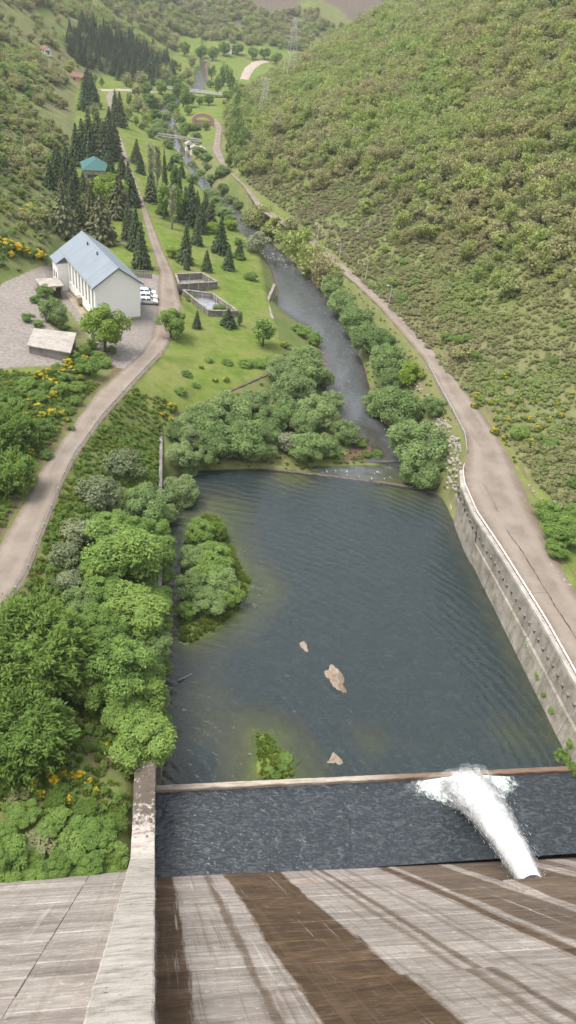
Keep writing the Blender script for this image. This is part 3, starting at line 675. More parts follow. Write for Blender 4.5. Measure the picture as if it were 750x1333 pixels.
m = MB(); m.hexa([(-70, fy_(zl[-1], 2.4) - 6, zl[-1]), (-1.6, fy_(zl[-1], 2.4) - 6, zl[-1]), (-1.6, fy_(zl[-1], 2.4), zl[-1]), (-70, fy_(zl[-1], 2.4), zl[-1])],
                 [(-70, fy_(56, 2.4) - 6, 56), (-1.6, fy_(56, 2.4) - 6, 56), (-1.6, fy_(56, 2.4), 56), (-70, fy_(56, 2.4), 56)]); m.build('upper_face', MATS['dam_concrete'], dam)
m = MB(); m.hexa([(-70, -60, -6), (96, -60, -6), (96, -3.9, -6), (-70, -1.4, -6)], [(-70, -60, 50), (96, -60, 50), (96, fy_(50) - 3.9, 50), (-70, fy_(50) - 1.4, 50)]); m.build('core', MATS['dam_concrete'], dam)
# training wall: level run beside the basin, then up the face
OFFW = 3.9
prof = [(47.9, 6.0), (46.0, 6.02), (42.0, 6.0), (38.6, 6.03), (37.4, 6.1), (36.6, (TOE - 36.6) * SL + OFFW), (30, (TOE - 30) * SL + OFFW), (24, (TOE - 24) * SL + OFFW), (16, (TOE - 16) * SL + OFFW), (4, (TOE - 4) * SL + OFFW)]
m = MB(); V = []
dense = []
for (a, za), (b, zb) in zip(prof[:-1], prof[1:]):
    n = max(1, int(abs(a - b) / .5))
    for k in range(n): dense.append((a + (b - a) * k / n, za + (zb - za) * k / n))
dense.append(prof[-1])
for i, (yy, zt) in enumerate(dense):
    w = np.interp(yy, [4, 16, 37, 48], [-2.15, -2.05, -1.98, -1.92]); r1 = (rnd.random() - .5) * .07; r2 = (rnd.random() - .5) * .07; r3 = (rnd.random() - .5) * .05
    zb = (TOE - yy) * SL - 4 if yy < TOE else -4
    V += [(w + r1, yy - TOE, zb), (w + r1, yy - TOE, zt - .06), (w + .08 + r1, yy - TOE, zt + r3), (w * .5, yy - TOE, zt + .03 + r3), (-.02 + r2, yy - TOE, zt + r3), (.06 + r2, yy - TOE, zt - .06), (.02, yy - TOE, zb)]
n = 7; Fc = []
for i in range(len(dense) - 1):
    for k in range(n - 1): Fc.append([i * n + k, i * n + k + 1, (i + 1) * n + k + 1, (i + 1) * n + k])
Fc += [[k for k in range(n)], [(len(dense) - 1) * n + k for k in range(n)]]
m.add(V, Fc)
s = NT('wall_top'); P = s.geo(); x, y, z = s.sep(P)
st = s.noise(s.mapv(P, (.5, 1.4, 1.4)), 1.3, 6, .65); sp = s.noise(P, 2.6, 6, .75); fi = s.noise(P, 11, 3)
c = s.ramp(st, [(.3, (.24, .21, .18)), (.48, (.44, .40, .365)), (.7, (.58, .545, .51))])
lich = s.math('MULTIPLY_ADD', y, .055, -2.13)
c = s.mix(s.ramp(s.math('ADD', sp, s.math('MAXIMUM', s.math('MINIMUM', lich, .22), -.03)), [(.56, 0.0), (.66, .9)]), c, (.085, .068, .05))
c = s.mix(.35, c, s.mix(fi, (.15, .15, .15), (.85, .85, .85)), 'OVERLAY')
s.done(c, .92, s.bump(s.math('ADD', sp, fi), .4, .05))
m.build('training_wall', MATS['wall_top'], dam)
# hood over the outlet
hx0, hx1, hz = 27.6, 32.4, 11.9
m = MB(); KS = -.024 * 30; a, b = fy_(hz) + KS, fy_(hz + 5.2) + KS
m.hexa([(hx0, a - .4, hz), (hx1, a - .4, hz), (hx1, a + .55, hz), (hx0, a + .55, hz)], [(hx0, b - .4, hz + 5.2), (hx1, b - .4, hz + 5.2), (hx1, b + .04, hz + 5.2), (hx0, b + .04, hz + 5.2)])
m.build('outlet_hood', MATS['spillway_concrete'], dam, bevel=.05)
m = MB(); a, b = fy_(hz - 2.6) + KS, fy_(hz) + KS
m.hexa([(hx0 + .5, a - .3, hz - 2.6), (hx1 - .5, a - .3, hz - 2.6), (hx1 - .5, a + .05, hz - 2.6), (hx0 + .5, a + .05, hz - 2.6)], [(hx0 + .5, b - .3, hz), (hx1 - .5, b - .3, hz), (hx1 - .5, b + .05, hz), (hx0 + .5, b + .05, hz)])
m.build('outlet_opening', MATS['dark_opening'], dam)

# sill at the end of the stilling basin
s = NT('sill_concrete'); P = s.geo(); x, y, z = s.sep(P); a = s.noise(s.mapv(P, (.4, 2, 2)), 1.5, 6, .65)
c = s.ramp(a, [(.3, (.20, .16, .125)), (.5, (.40, .345, .29)), (.7, (.52, .47, .41))])
c = s.mix(s.ramp(s.math('ADD', s.math('DIVIDE', x, 60.0), s.math('MULTIPLY_ADD', a, .2, -.1)), [(.36, 0.0), (.44, .85)]), c, s.mix(a, (.07, .045, .03), (.22, .13, .08)))
s.done(c, .8, s.bump(a, .4, .04))
m = MB(); N = 60
V = []
for i in range(N + 1):
    xx = .1 + 47.2 * i / N; j = lambda: (rnd.random() - .5) * .06
    V += [(xx, 47.28 + j(), -3), (xx, 47.25 + j(), .62 + j() * .5), (xx, 47.32 + j(), .70 + j() * .4), (xx, 47.78 + j(), .70 + j() * .4), (xx, 47.86 + j(), .6), (xx, 47.88, -3)]
Fc = [[i * 6 + k, i * 6 + (k + 1) % 6, (i + 1) * 6 + (k + 1) % 6, (i + 1) * 6 + k] for i in range(N) for k in range(6)] + [[0, 1, 2, 3, 4, 5], [N * 6 + k for k in range(6)]]
m.add(V, Fc); tag(m.build('basin_sill', MATS['sill_concrete']), 'low concrete sill separating the stilling basin from the pool', 'sill')

# weir across the tail of the pool
m = MB(); path = []
for i in range(len(WEIR) - 1):
    for k in range(8): q = WEIR[i] + (WEIR[i + 1] - WEIR[i]) * k / 8; path.append((q[0], q[1] + (rnd.random() - .5) * .15, -.05 + (rnd.random() - .5) * .06))
m.sweep(path, [(-.35, -1.6), (-.35, .0), (-.2, .07), (.22, .07), (.35, -.02), (.5, -1.6)])
tag(m.build('weir', MATS['stone_brown']), 'thin brown weir crest across the far end of the pool', 'weir')

# ------------------------------------------------------------------ retaining walls
rw = empty('retaining_wall', (47, 70, 0), 0, 'long battered concrete retaining wall between the pool and the paved road', 'wall')
ys = np.linspace(39.5, 97.0, 10); off = np.array([47, 70, 0.0])
sp = [(yy, cX(RR_L, yy), 7.25) for yy in np.arange(39.5, 97.5, .5)]
def wall_sec(yy):
    t = cX(RR_L, yy) - .28; foot = 46.05 + .9 * smooth(80, 97, np.array([yy]))[0]
    return t, foot
for i in range(len(ys) - 1):
    m = MB(); Y = np.linspace(ys[i] + .02, ys[i + 1] - .02, 10); V = []; pj = rnd.uniform(-.03, .03)
    for yy in Y:
        t, ft = wall_sec(yy); ft += pj; mid = ft + (t - ft) * .42
        prof = [(ft - .1, -3), (ft, .3), (ft + (mid - ft) * .9, 3.3), (mid + .22, 3.45), (t - .05, 7.0), (t + .55, 7.0), (t + .55, -3)]
        V += [(px_ - 47, yy - 70, pz) for px_, pz in prof]
    n = 7; Fc = [[a * n + k, a * n + (k + 1) % n, (a + 1) * n + (k + 1) % n, (a + 1) * n + k] for a in range(9) for k in range(n)] + [[k for k in range(n)], [9 * n + k for k in range(n)]]
    m.add(V, Fc); m.build('wall_panel', MATS['concrete_wall'], rw)
m = MB(); path = [(cX(RR_L, yy) + .1 - 47, yy - 70, 7.0) for yy in np.arange(39.5, 98, .5)]
m.sweep(path, [(-.5, 0), (-.5, .38), (-.45, .42), (.08, .42), (.12, .38), (.12, 0)]); m.build('coping', MATS['concrete_pale'], rw)
drain = None
for yy in np.arange(41, 97, 1.45):       # sockets in a row under the coping
    t, ft = wall_sec(yy); zc = 5.15 + .1 * math.sin(yy); mid = ft + (t - ft) * .42 + .22; fx_ = mid + (t - .05 - mid) * (zc - 3.45) / 3.55
    if drain is None:
        m = MB(); m.hexa([(-.10, -.17, -.3), (.1, -.17, -.3), (.1, .17, -.3), (-.1, .17, -.3)], [(-.26, -.22, .22), (.1, -.22, .22), (.1, .22, .22), (-.26, .22, .22)])
        drain = m.build('corbel', MATS['concrete_grey'], rw); o = drain
    else:
        o = drain.copy(); COL.objects.link(o); o.parent = rw
    o.location = (fx_ + .02 - 47, yy - 70, zc)
# curved footing step at the far end
m = MB(); path = [(p[0], p[1], 0) for p in pix([(606, 692, .9), (598, 676, .9), (590, 660, .9), (587, 645, .9), (588, 632, .9), (592, 622, .9)])]
m.sweep([(p[0] - 47, p[1] - 70, 0) for p in path], [(-.35, -2), (-.35, .85), (-.28, .92), (.9, .92), (.9, -2)]); m.build('footing_step', MATS['concrete_pale'], rw)

lw = empty('channel_wall', (0, 80, 0), 0, 'long straight concrete wall along the left bank of the pool, half hidden by bushes', 'wall')
for i in range(8):
    a, b = 48.2 + i * 8.3, 48.2 + (i + 1) * 8.3 - .04
    m = MB(); j = rnd.uniform(-.04, .04); m.hexa([(0.0 + j, a - 80, -3), (.75 + j, a - 80, -3), (.75 + j, b - 80, -3), (0 + j, b - 80, -3)], [(0.1 + j, a - 80, 3.0), (.62 + j, a - 80, 3.0), (.62 + j, b - 80, 2.95), (.1 + j, b - 80, 2.95)])
    m.build('wall_panel', MATS['concrete_grey'], lw, bevel=.04)

# dry stone wall under the lawn, one stone at a time in courses
stn = empty('dry_stone_wall', (10, 128, 0), 0, 'low dry stone wall of brown blocks holding up the lawn above the willows', 'wall')
A, B = np.array([1.2, 118.6]), np.array([20.6, 137.2]); d = (B - A) / np.linalg.norm(B - A); nrm = np.array([d[1], -d[0]]); Lw = np.linalg.norm(B - A)
stones = []
for v in range(5):
    bm = bmesh.new(); bmesh.ops.create_cube(bm, size=1); bmesh.ops.subdivide_edges(bm, edges=bm.edges, cuts=1, use_grid_fill=True)
    for q in bm.verts: q.co = q.co.lerp(q.co.normalized() * .6, .35) + Vector((rnd.uniform(-.07, .07), rnd.uniform(-.07, .07), rnd.uniform(-.07, .07)))
    me = bpy.data.meshes.new('stone'); bm.to_mesh(me); bm.free(); me.materials.append(MATS['stone_brown']); stones.append(me)
m = MB(); path = [(A[0] + d[0] * t - nrm[0] * .5 - 10, A[1] + d[1] * t - nrm[1] * .5 - 128, 0) for t in np.linspace(0, Lw, 12)]
m.sweep(path, [(-.4, -1), (-.4, 3.1), (.3, 3.1), (.3, -1)]); m.build('rubble_core', MATS['stone_brown'], stn)
cnt = 0
for row in range(5):
    t = rnd.uniform(0, .5)
    while t < Lw and cnt < 290:
        w = rnd.uniform(.35, .8); q = A + d * (t + w / 2) + nrm * (rnd.uniform(-.06, .08) + .0)
        o = obj('stone', stones[rnd.randrange(5)], stn, None, (q[0] - 10, q[1] - 128, 1.0 + row * .5 + rnd.uniform(-.04, .04)))
        o.scale = (w * 1.05, .6, .5); o.rotation_euler = (rnd.uniform(-.1, .1), rnd.uniform(-.08, .08), math.atan2(d[1], d[0]) + rnd.uniform(-.1, .1)); t += w; cnt += 1

# walled river bank beside the lawn
rb = empty('river_bank_wall', (25.5, 172, 0), 0, 'pale concrete bank wall where the lawn meets the river', 'wall')
for i, (p0, p1, zt) in enumerate([((25.4, 166), (25.2, 176), 3.1), ((25.2, 176), (27.0, 183.5), 3.1), ((27.0, 183.5), (28.6, 190), 2.7)]):
    m = MB(); m.sweep([(p0[0] - 25.5, p0[1] - 172 + .03, 0), (p1[0] - 25.5, p1[1] - 172 - .03, 0)], [(-.6, -4), (-.6, zt), (.1, zt), (.5, -4)]); m.build('wall_panel', MATS['concrete_wall'], rb, bevel=.05)

# ------------------------------------------------------------------ guard rails
def guard(name, path, label, spacing=4.0, h=.72, first=.5, white=False):
    P = np.array(path, float); seg = np.r_[0, np.cumsum(np.linalg.norm(np.diff(P, axis=0), axis=1))]
    c = P[len(P) // 2]; g = empty(name, c, 0, label, 'guard rail')
    at_ = lambda t: np.array([np.interp(t, seg, P[:, k]) for k in range(3)])
    t = 0; nb = []
    D = [at_(u) for u in np.arange(0, seg[-1], 1.0)]
    W = [(-.05, h - .16), (-.09, h - .10), (-.05, h - .02), (-.09, h + .06), (-.05, h + .14), (-.035, h + .14), (-.07, h + .06), (-.035, h - .02), (-.07, h - .10), (-.035, h - .16)]
    for i in range(0, len(D) - 1, 4):
        ch = D[i:i + 5]
        if len(ch) > 1:
            m = MB(); m.sweep([tuple(q - c) for q in ch], W); m.build('rail', MATS['white_metal' if white else 'galvanised'], g)
    proto = None; u = first
    while u < seg[-1]:
        q = at_(u) - c; q2 = at_(min(u + .2, seg[-1])) - c
        if proto is None:
            m = MB(); m.box(-.05, .05, -.07, .07, -.5, h + .1); m.box(-.11, -.05, -.06, .06, h - .12, h + .1); proto = m.build('post', MATS['galvanised'], g); o = proto
        else:
            o = proto.copy(); COL.objects.link(o); o.parent = g
        o.location = tuple(q); dd = q2 - q; o.rotation_euler = (0, 0, math.atan2(dd[1], dd[0]) - math.pi / 2); u += spacing
    return g
guard('guard_rail', [(cX(LR_R, yy) - .12, yy, cZ(LR_R, yy)) for yy in np.arange(52, 137, .5)], 'long galvanised guard rail with posts along the outer edge of the sloping left road')
guard('guard_rail', [(cX(RR_L, yy) + .1, yy, 7.35) for yy in np.arange(40, 100, .5)], 'white guard rail on top of the concrete wall above the pool', 2.0, .62, .5, True)
guard('guard_rail', [(cX(RR_L, yy) - .05, yy, cZ(RR_L, yy)) for yy in np.arange(103, 137, .5)], 'short grey guard rail beside the road above the stony bank', 3.0, .6)

# ------------------------------------------------------------------ power house
ax = np.array([-.37, .929]); ax /= np.linalg.norm(ax); pp = np.array([ax[1], -ax[0]])        # long axis, and across to the right
FR = np.array([-4.0, 154.2]); PW, PL = 9.3, 22.5; FL = FR - pp * PW
rzb = math.atan2(-ax[0], ax[1])          # local +y along the building, local +x across
ph = empty('power_house', (FL[0], FL[1], 6.0), rzb, 'long white power house with a blue-grey gabled roof and tall windows', 'building')
EV, RG = 8.0, 11.2
m = MB()        # walls: front and back gables, right side
m.add([(0, 0, .9), (PW, 0, .9), (PW, 0, EV), (PW / 2, 0, RG), (0, 0, EV), (0, .3, .9), (PW, .3, .9), (PW, .3, EV), (PW / 2, .3, RG), (0, .3, EV)], [[0, 1, 2, 3, 4], [9, 8, 7, 6, 5], [0, 5, 6, 1], [1, 6, 7, 2], [2, 7, 8, 3], [3, 8, 9, 4], [4, 9, 5, 0]])
m.build('gable_wall', MATS['plaster_white'], ph)
m = MB(); m.add([(0, PL - .3, .9), (PW, PL - .3, .9), (PW, PL - .3, EV), (PW / 2, PL - .3, RG), (0, PL - .3, EV), (0, PL, .9), (PW, PL, .9), (PW, PL, EV), (PW / 2, PL, RG), (0, PL, EV)], [[0, 1, 2, 3, 4], [9, 8, 7, 6, 5], [0, 5, 6, 1], [1, 6, 7, 2], [2, 7, 8, 3], [3, 8, 9, 4], [4, 9, 5, 0]])
m.build('gable_wall', MATS['plaster_white'], ph)
m = MB(); m.box(PW - .3, PW, .3, PL - .3, .9, EV); m.build('side_wall', MATS['plaster_white'], ph)
wins = [1.1 + 2.2 * k for k in range(8)]; ww, wz0, wz1 = 1.05, 2.6, 6.9
m = MB(); prev = .3
for w in wins: m.box(0, .3, prev, w, .9, EV - .002); m.box(.002, .298, w, w + ww, .9, wz0); m.box(.002, .298, w, w + ww, wz1, EV - .002); prev = w + ww
m.box(0, .3, prev, PL - .3, .9, EV - .002); m.build('window_wall', MATS['plaster_white'], ph)
m = MB(); m.box(-.06, PW + .06, -.06, PL + .06, -1.2, .9); m.build('plinth', MATS['plinth'], ph, bevel=.03)
m = MB(); m.box(.31, PW - .31, .31, PL - .31, .9, 1.0); m.build('inner_floor', MATS['concrete_grey'], ph)
wmesh = None
for w in wins:
    wn_ = obj('window', None, ph) if False else None
    m = MB(); m.box(.12, .20, w, w + .09, wz0, wz1); m.box(.12, .20, w + ww - .09, w + ww, wz0, wz1); m.box(.12, .20, w + .09, w + ww - .09, wz0, wz0 + .1); m.box(.12, .20, w + .09, w + ww - .09, wz1 - .1, wz1); m.box(.13, .19, w + ww / 2 - .035, w + ww / 2 + .035, wz0 + .1, wz1 - .1)
    for k in range(1, 4): m.box(.13, .19, w + .09, w + ww - .09, wz0 + k * 1.08 - .03, wz0 + k * 1.08 + .03)
    fr_ = m.build('window', MATS['window_frame'], ph)
    for k in range(4):
        g = MB(); z0 = wz0 + (.1 if k == 0 else k * 1.08 + .03); z1 = wz0 + (k + 1) * 1.08 - .03 if k < 3 else wz1 - .1
        g.box(.15, .165, w + .09, w + ww / 2 - .035, z0, z1); g.box(.15, .165, w + ww / 2 + .035, w + ww - .09, z0, z1); g.build('pane', MATS['glass_louvre'], fr_)
    g = MB(); g.box(-.1, .12, w - .08, w + ww + .08, wz0 - .12, wz0 - .003); g.build('sill', MATS['plaster_white'], fr_)
# roof: metal panels on both slopes
ov = .55; sl_ = (RG - EV) / (PW / 2); npan = 11; pl_ = (PL + 2 * .6) / npan
for side in (-1, 1):
    for k in range(npan):
        y0, y1 = -.6 + k * pl_ + .015, -.6 + (k + 1) * pl_ - .015; t = .14; lift = rnd.uniform(0, .012)
        xe = -ov if side < 0 else PW + ov; ze = EV - ov * sl_ + .06 + lift; xr = PW / 2; zr = RG + .06 + lift
        m = MB(); m.hexa([(xe, y0, ze), (xe, y1, ze), (xr, y1, zr), (xr, y0, zr)], [(xe, y0, ze + t), (xe, y1, ze + t), (xr, y1, zr + t), (xr, y0, zr + t)]); m.build('roof_panel', MATS['roof_blue_grey'], ph)
m = MB(); m.sweep([(PW / 2, -.65, RG + .17), (PW / 2, PL + .65, RG + .17)], [(-.3, -.16), (0, .07), (.3, -.16), (.3, -.12), (0, .11), (-.3, -.12)]); m.build('ridge_cap', MATS['roof_blue_grey'], ph)
for side in (-1, 1):
    xe = -ov if side < 0 else PW + ov; ze = EV - ov * sl_ + .06
    m = MB(); m.hexa([(xe, -.66, ze - .12), (xe, -.6, ze - .12), (PW / 2, -.6, RG - .06), (PW / 2, -.66, RG - .06)], [(xe, -.66, ze + .18), (xe, -.6, ze + .18), (PW / 2, -.6, RG + .24), (PW / 2, -.66, RG + .24)]); m.build('barge_board', MATS['roof_trim'], ph)
    m = MB(); m.box(min(xe, xe + side * .14), max(xe, xe + side * .14), -.6, PL + .6, ze - .1, ze + .04); m.build('gutter', MATS['gutter'], ph)
for yv in (9.5, 15.8):
    m = MB(); m.tube([(PW / 2 - 1.0, yv, RG - .6), (PW / 2 - 1.0, yv, RG + .05)], .13, 8); m.tube([(PW / 2 - 1.0, yv, RG + .05), (PW / 2 - 1.0, yv, RG + .14)], .22, 8); m.build('roof_vent', MATS['dark_metal'], ph)
# lean-to at the back left corner
y0, y1, xo = 18.6, PL + .0, -2.2
m = MB(); m.box(xo, -.02, y0, y1, -1, EV - 1.85); m.build('lean_to_wall', MATS['plaster_white'], ph)
m = MB(); m.hexa([(xo - .4, y0 - .3, EV - 1.8), (xo - .4, y1 + .6, EV - 1.8), (-.56, y1 + .6, EV - .40), (-.56, y0 - .3, EV - .40)], [(xo - .4, y0 - .3, EV - 1.65), (xo - .4, y1 + .6, EV - 1.65), (-.56, y1 + .6, EV - .25), (-.56, y0 - .3, EV - .25)]); m.build('lean_to_roof', MATS['roof_blue_grey'], ph)
for yv in (19.4, 21.0):
    m = MB(); m.box(xo - .04, xo + .02, yv, yv + .8, 2.6, 4.2); w_ = m.build('window', MATS['window_frame'], ph); g = MB(); g.box(xo - .05, xo - .041, yv + .08, yv + .72, 2.7, 4.1); g.build('pane', MATS['glass_dark'], w_)
m = MB(); m.box(-.9, 0, 9.0, 10.4, .9, 2.3); m.build('duct_box', MATS['plinth'], ph, bevel=.04)
# bits along the base
m = MB(); m.box(-1.6, -.1, 3.0, 14.5, -1.0, .35); m.build('side_ledge', MATS['plinth'], ph, bevel=.05)
m = MB(); m.box(3.2, PW - .3, -3.0, -.1, -.6, .15); m.build('front_step', MATS['concrete_grey'], ph, bevel=.05)
m = MB(); m.box(4.6, 5.0, -4.6, -3.1, -.6, .28); m.build('kerb_block', MATS['concrete_pale'], ph, bevel=.04)

def loc_ph(x, y): q = FL + pp * x + ax * y; return q
# loading platform slab
pf = empty('loading_platform', (*loc_ph(-4.6, 16.2), 6.4), rzb, 'concrete loading platform on stub walls against the side of the white power house', 'platform')
m = MB(); m.box(-2.4, 2.4, -2.3, 2.6, 2.55, 2.85); m.build('deck', MATS['concrete_pale'], pf, bevel=.04)
for xx in (-2.1, 1.7):
    m = MB(); m.box(xx, xx + .35, -2.0, 2.4, -1, 2.55); m.build('stub_wall', MATS['concrete_grey'], pf)
# concrete shed
q = np.array([un(44, 427, 10.9), un(100, 433, 10.9), un(92, 459, 10.9), un(35, 449, 10.9)]); c = q.mean(0)
sh = empty('concrete_shed', (c[0], c[1], 7.2), 0, 'low concrete shed with a flat slab roof at the gravel yard edge', 'shed')
L = [(a - c) for a in q]
m = MB(); m.hexa([(p[0], p[1], 3.45) for p in L], [(p[0], p[1], 3.7) for p in L]); m.build('slab_roof', MATS['concrete_pale'], sh, bevel=.04)
m = MB(); m.hexa([(p[0] * .93, p[1] * .93, -1.5) for p in L], [(p[0] * .93, p[1] * .93, 3.45) for p in L]); m.build('wall', MATS['concrete_grey'], sh)
p0, p1 = np.array(L[1]) * .93, np.array(L[2]) * .93; e = (p1 - p0); 
m = MB(); a_, b_ = p0 + e * .25, p0 + e * .55; m.hexa([(a_[0] - .05, a_[1], .4), (b_[0] - .05, b_[1], .4), (b_[0] + .03, b_[1], .4), (a_[0] + .03, a_[1], .4)], [(a_[0] - .05, a_[1], 2.6), (b_[0] - .05, b_[1], 2.6), (b_[0] + .03, b_[1], 2.6), (a_[0] + .03, a_[1], 2.6)]); m.build('door', MATS['dark_metal'], sh)

# ------------------------------------------------------------------ cars
def make_car():
    c = empty('parked_car', (0, 0, 0))
    sec = [(-2.05, .42, .72, .60, .74), (-1.98, .32, .98, .80, .98), (-1.75, .28, 1.40, .83, .66), (-1.2, .26, 1.47, .84, .64), (-.2, .25, 1.48, .85, .64), (.35, .25, 1.42, .85, .64), (1.05, .26, .98, .84, .80), (1.75, .28, .86, .81, .76), (2.0, .34, .74, .72, .66), (2.07, .42, .6, .6, .56)]
    m = MB(); n = 10; V = []
    for (x, zb, zt, w, wt) in sec:
        belt = min(.92, zt - .02)
        V += [(x, -w * .8, zb), (x, -w, zb + .18), (x, -w, belt - .12), (x, -w * .97, belt), (x, -wt, zt - .06), (x, -wt * .55, zt), (x, wt * .55, zt), (x, wt, zt - .06), (x, w * .97, belt), (x, w, belt - .12), (x, w, zb + .18), (x, w * .8, zb)]
    n = 12; Fc = [[i * n + k, i * n + (k + 1) % n, (i + 1) * n + (k + 1) % n, (i + 1) * n + k] for i in range(len(sec) - 1) for k in range(n)] + [[k for k in range(n)], [(len(sec) - 1) * n + k for k in range(n)]]
    m.add(V, Fc); m.build('body', MATS['car_white'], c, True)
    m = MB(); m.add([(.42, -.6, 1.40), (1.02, -.72, 1.02), (1.02, .72, 1.02), (.42, .6, 1.40), (.40, -.6, 1.46), (1.06, -.72, 1.05), (1.06, .72, 1.05), (.40, .6, 1.46)], [[0, 3, 2, 1], [4, 5, 6, 7], [0, 1, 5, 4], [1, 2, 6, 5], [2, 3, 7, 6], [3, 0, 4, 7]]); m.build('windscreen', MATS['glass_dark'], c)
    m = MB(); m.add([(-1.80, -.6, 1.34), (-1.99, -.7, 1.02), (-1.99, .7, 1.02), (-1.80, .6, 1.34), (-1.84, -.6, 1.36), (-2.02, -.7, 1.02), (-2.02, .7, 1.02), (-1.84, .6, 1.36)], [[0, 1, 2, 3], [7, 6, 5, 4], [0, 4, 5, 1], [1, 5, 6, 2], [2, 6, 7, 3], [3, 7, 4, 0]]); m.build('rear_window', MATS['glass_dark'], c)
    for sy in (-1, 1):
        for x0, x1 in ((-1.5, -.55), (-.45, .45)):
            m = MB(); m.hexa([(x0, sy * .80, .95), (x1 + (.25 if x1 > 0 else 0), sy * .80, .95), (x1 + (.25 if x1 > 0 else 0), sy * .85, .95), (x0, sy * .85, .95)], [(x0 + .1, sy * .62, 1.36), (x1 - .05, sy * .62, 1.36), (x1 - .05, sy * .69, 1.36), (x0 + .1, sy * .69, 1.36)]); m.build('side_window', MATS['glass_dark'], c)
        for xw in (-1.28, 1.3):
            m = MB(); m.tube([(0, -.1, 0), (0, .1, 0)], .31, 16); w = m.build('wheel', MATS['tyre'], c); w.location = (xw, sy * .76, .31)
            m = MB(); m.tube([(0, sy * .07, 0), (0, sy * .115, 0)], .19, 12); m.build('rim', MATS['rim'], w)
        m = MB(); m.box(1.93, 2.06, sy * .62 - .14, sy * .62 + .14, .58, .72); m.build('headlight', MATS['lamp_clear'], c, bevel=.03)
        m = MB(); m.box(-2.07, -1.96, sy * .66 - .1, sy * .66 + .1, .7, .92); m.build('tail_light', MATS['lamp_red'], c, bevel=.02)
        m = MB(); m.box(.62, .82, sy * .88 - .08, sy * .88 + .08, .95, 1.08); m.build('mirror', MATS['car_white'], c, bevel=.03)
    return c
def copy_tree(o, parent=None):
    c = o.copy(); COL.objects.link(c); c.parent = parent
    for ch in list(o.children): copy_tree(ch, c)
    return c
car0 = make_car()
for i, (px_, py_, rz_, lab) in enumerate([(193, 392.5, .06, 'white hatchback nearest the front corner of the power house'), (193, 386.5, .0, 'middle one of three white cars parked beside the power house'), (191, 381, -.04, 'white car parked farthest along the power house side')]):
    o = car0 if i == 0 else copy_tree(car0)
    p = un(px_, py_, 6.5); o.location = (p[0], p[1], float(hgt(p[0:1], p[1:2])[0]) + .02); o.rotation_euler = (0, 0, rz_); tag(o, lab, 'car', 'white cars parked beside the power house')

# ------------------------------------------------------------------ tanks, fences
def tank(corners, h, depth, label, wname, withwater):
    q = np.array([un(*c) for c in corners]); c = q.mean(0); g0 = float(np.min(hgt(q[:, 0], q[:, 1])))
    t = empty('concrete_tank', (c[0], c[1], g0), 0, label, 'tank'); L = q - c; n = len(L); g0 = 5.1 if not withwater else 4.25; t.location.z = g0
    for i in range(n):
        a, b = L[i], L[(i + 1) % n]; d = b - a; ln = np.hypot(d[0], d[1]); k = max(1, int(ln / 2.2))
        m = MB(); m.sweep([(a[0], a[1], 0), (b[0], b[1], 0)], [(-.14, -depth), (-.14, h), (.14, h), (.14, -depth)]); w = m.build('tank_wall', MATS['concrete_grey'], t)
        m = MB(); m.sweep([(a[0], a[1], 0), (b[0], b[1], 0)], [(-.24, h - .02), (-.24, h + .14), (.24, h + .14), (.24, h - .02)]); m.build('rim', MATS['concrete_wall'], w)
        for j in range(1, k):
            p = a + d * j / k; m = MB(); r_ = np.array([d[1], -d[0]]) / ln
            m.box(-.12, .12, -.24, .24, -depth, h - .03); o = m.build('pilaster', MATS['concrete_pale'], w); o.location = (p[0], p[1], 0); o.rotation_euler = (0, 0, math.atan2(d[1], d[0]))
    if withwater:
        me = mesh_np('water', np.array([(p[0], p[1], -depth + 1.15) for p in L]), [list(range(n))], [MATS['tank_water']]); put(me, 'depth', [1.2] * n); obj('water', me, t)
    me = mesh_np('floor', np.array([(p[0], p[1], .08) for p in L]), [list(range(n))], [MATS['concrete_grey']]); obj('floor', me, t)
    return t
tank([(229, 357, 6.6), (263, 355.5, 6.6), (283, 367, 6.6), (233, 370, 6.6)], 1.5, .4, 'open concrete tank with ribbed walls beside the lane, empty', 'a', False)
tank([(238, 377, 5.6), (277, 382, 5.6), (310, 405, 5.6), (272, 404, 5.6)], 1.3, .6, 'angular concrete tank holding dark water, set in the lawn', 'b', True)
fn = empty('concrete_fence', (*un(191, 362, 6)[:2], 6.0), 0, 'low ribbed concrete fence between the lane and the back of the power house', 'fence')
for k in range(15):
    m = MB(); m.box(-4.2 + k * .36, -4.2 + k * .36 + .2, -.08, .08, 0, 1.55); m.build('picket', MATS['concrete_pale'], fn, bevel=.02)
m = MB(); m.box(-4.3, 1.2, -.12, .12, 1.56, 1.72); m.build('rail', MATS['concrete_grey'], fn)
m = MB(); m.box(-4.3, 1.2, -.05, .05, 0, 1.0); m.build('backing_wall', MATS['concrete_grey'], fn)

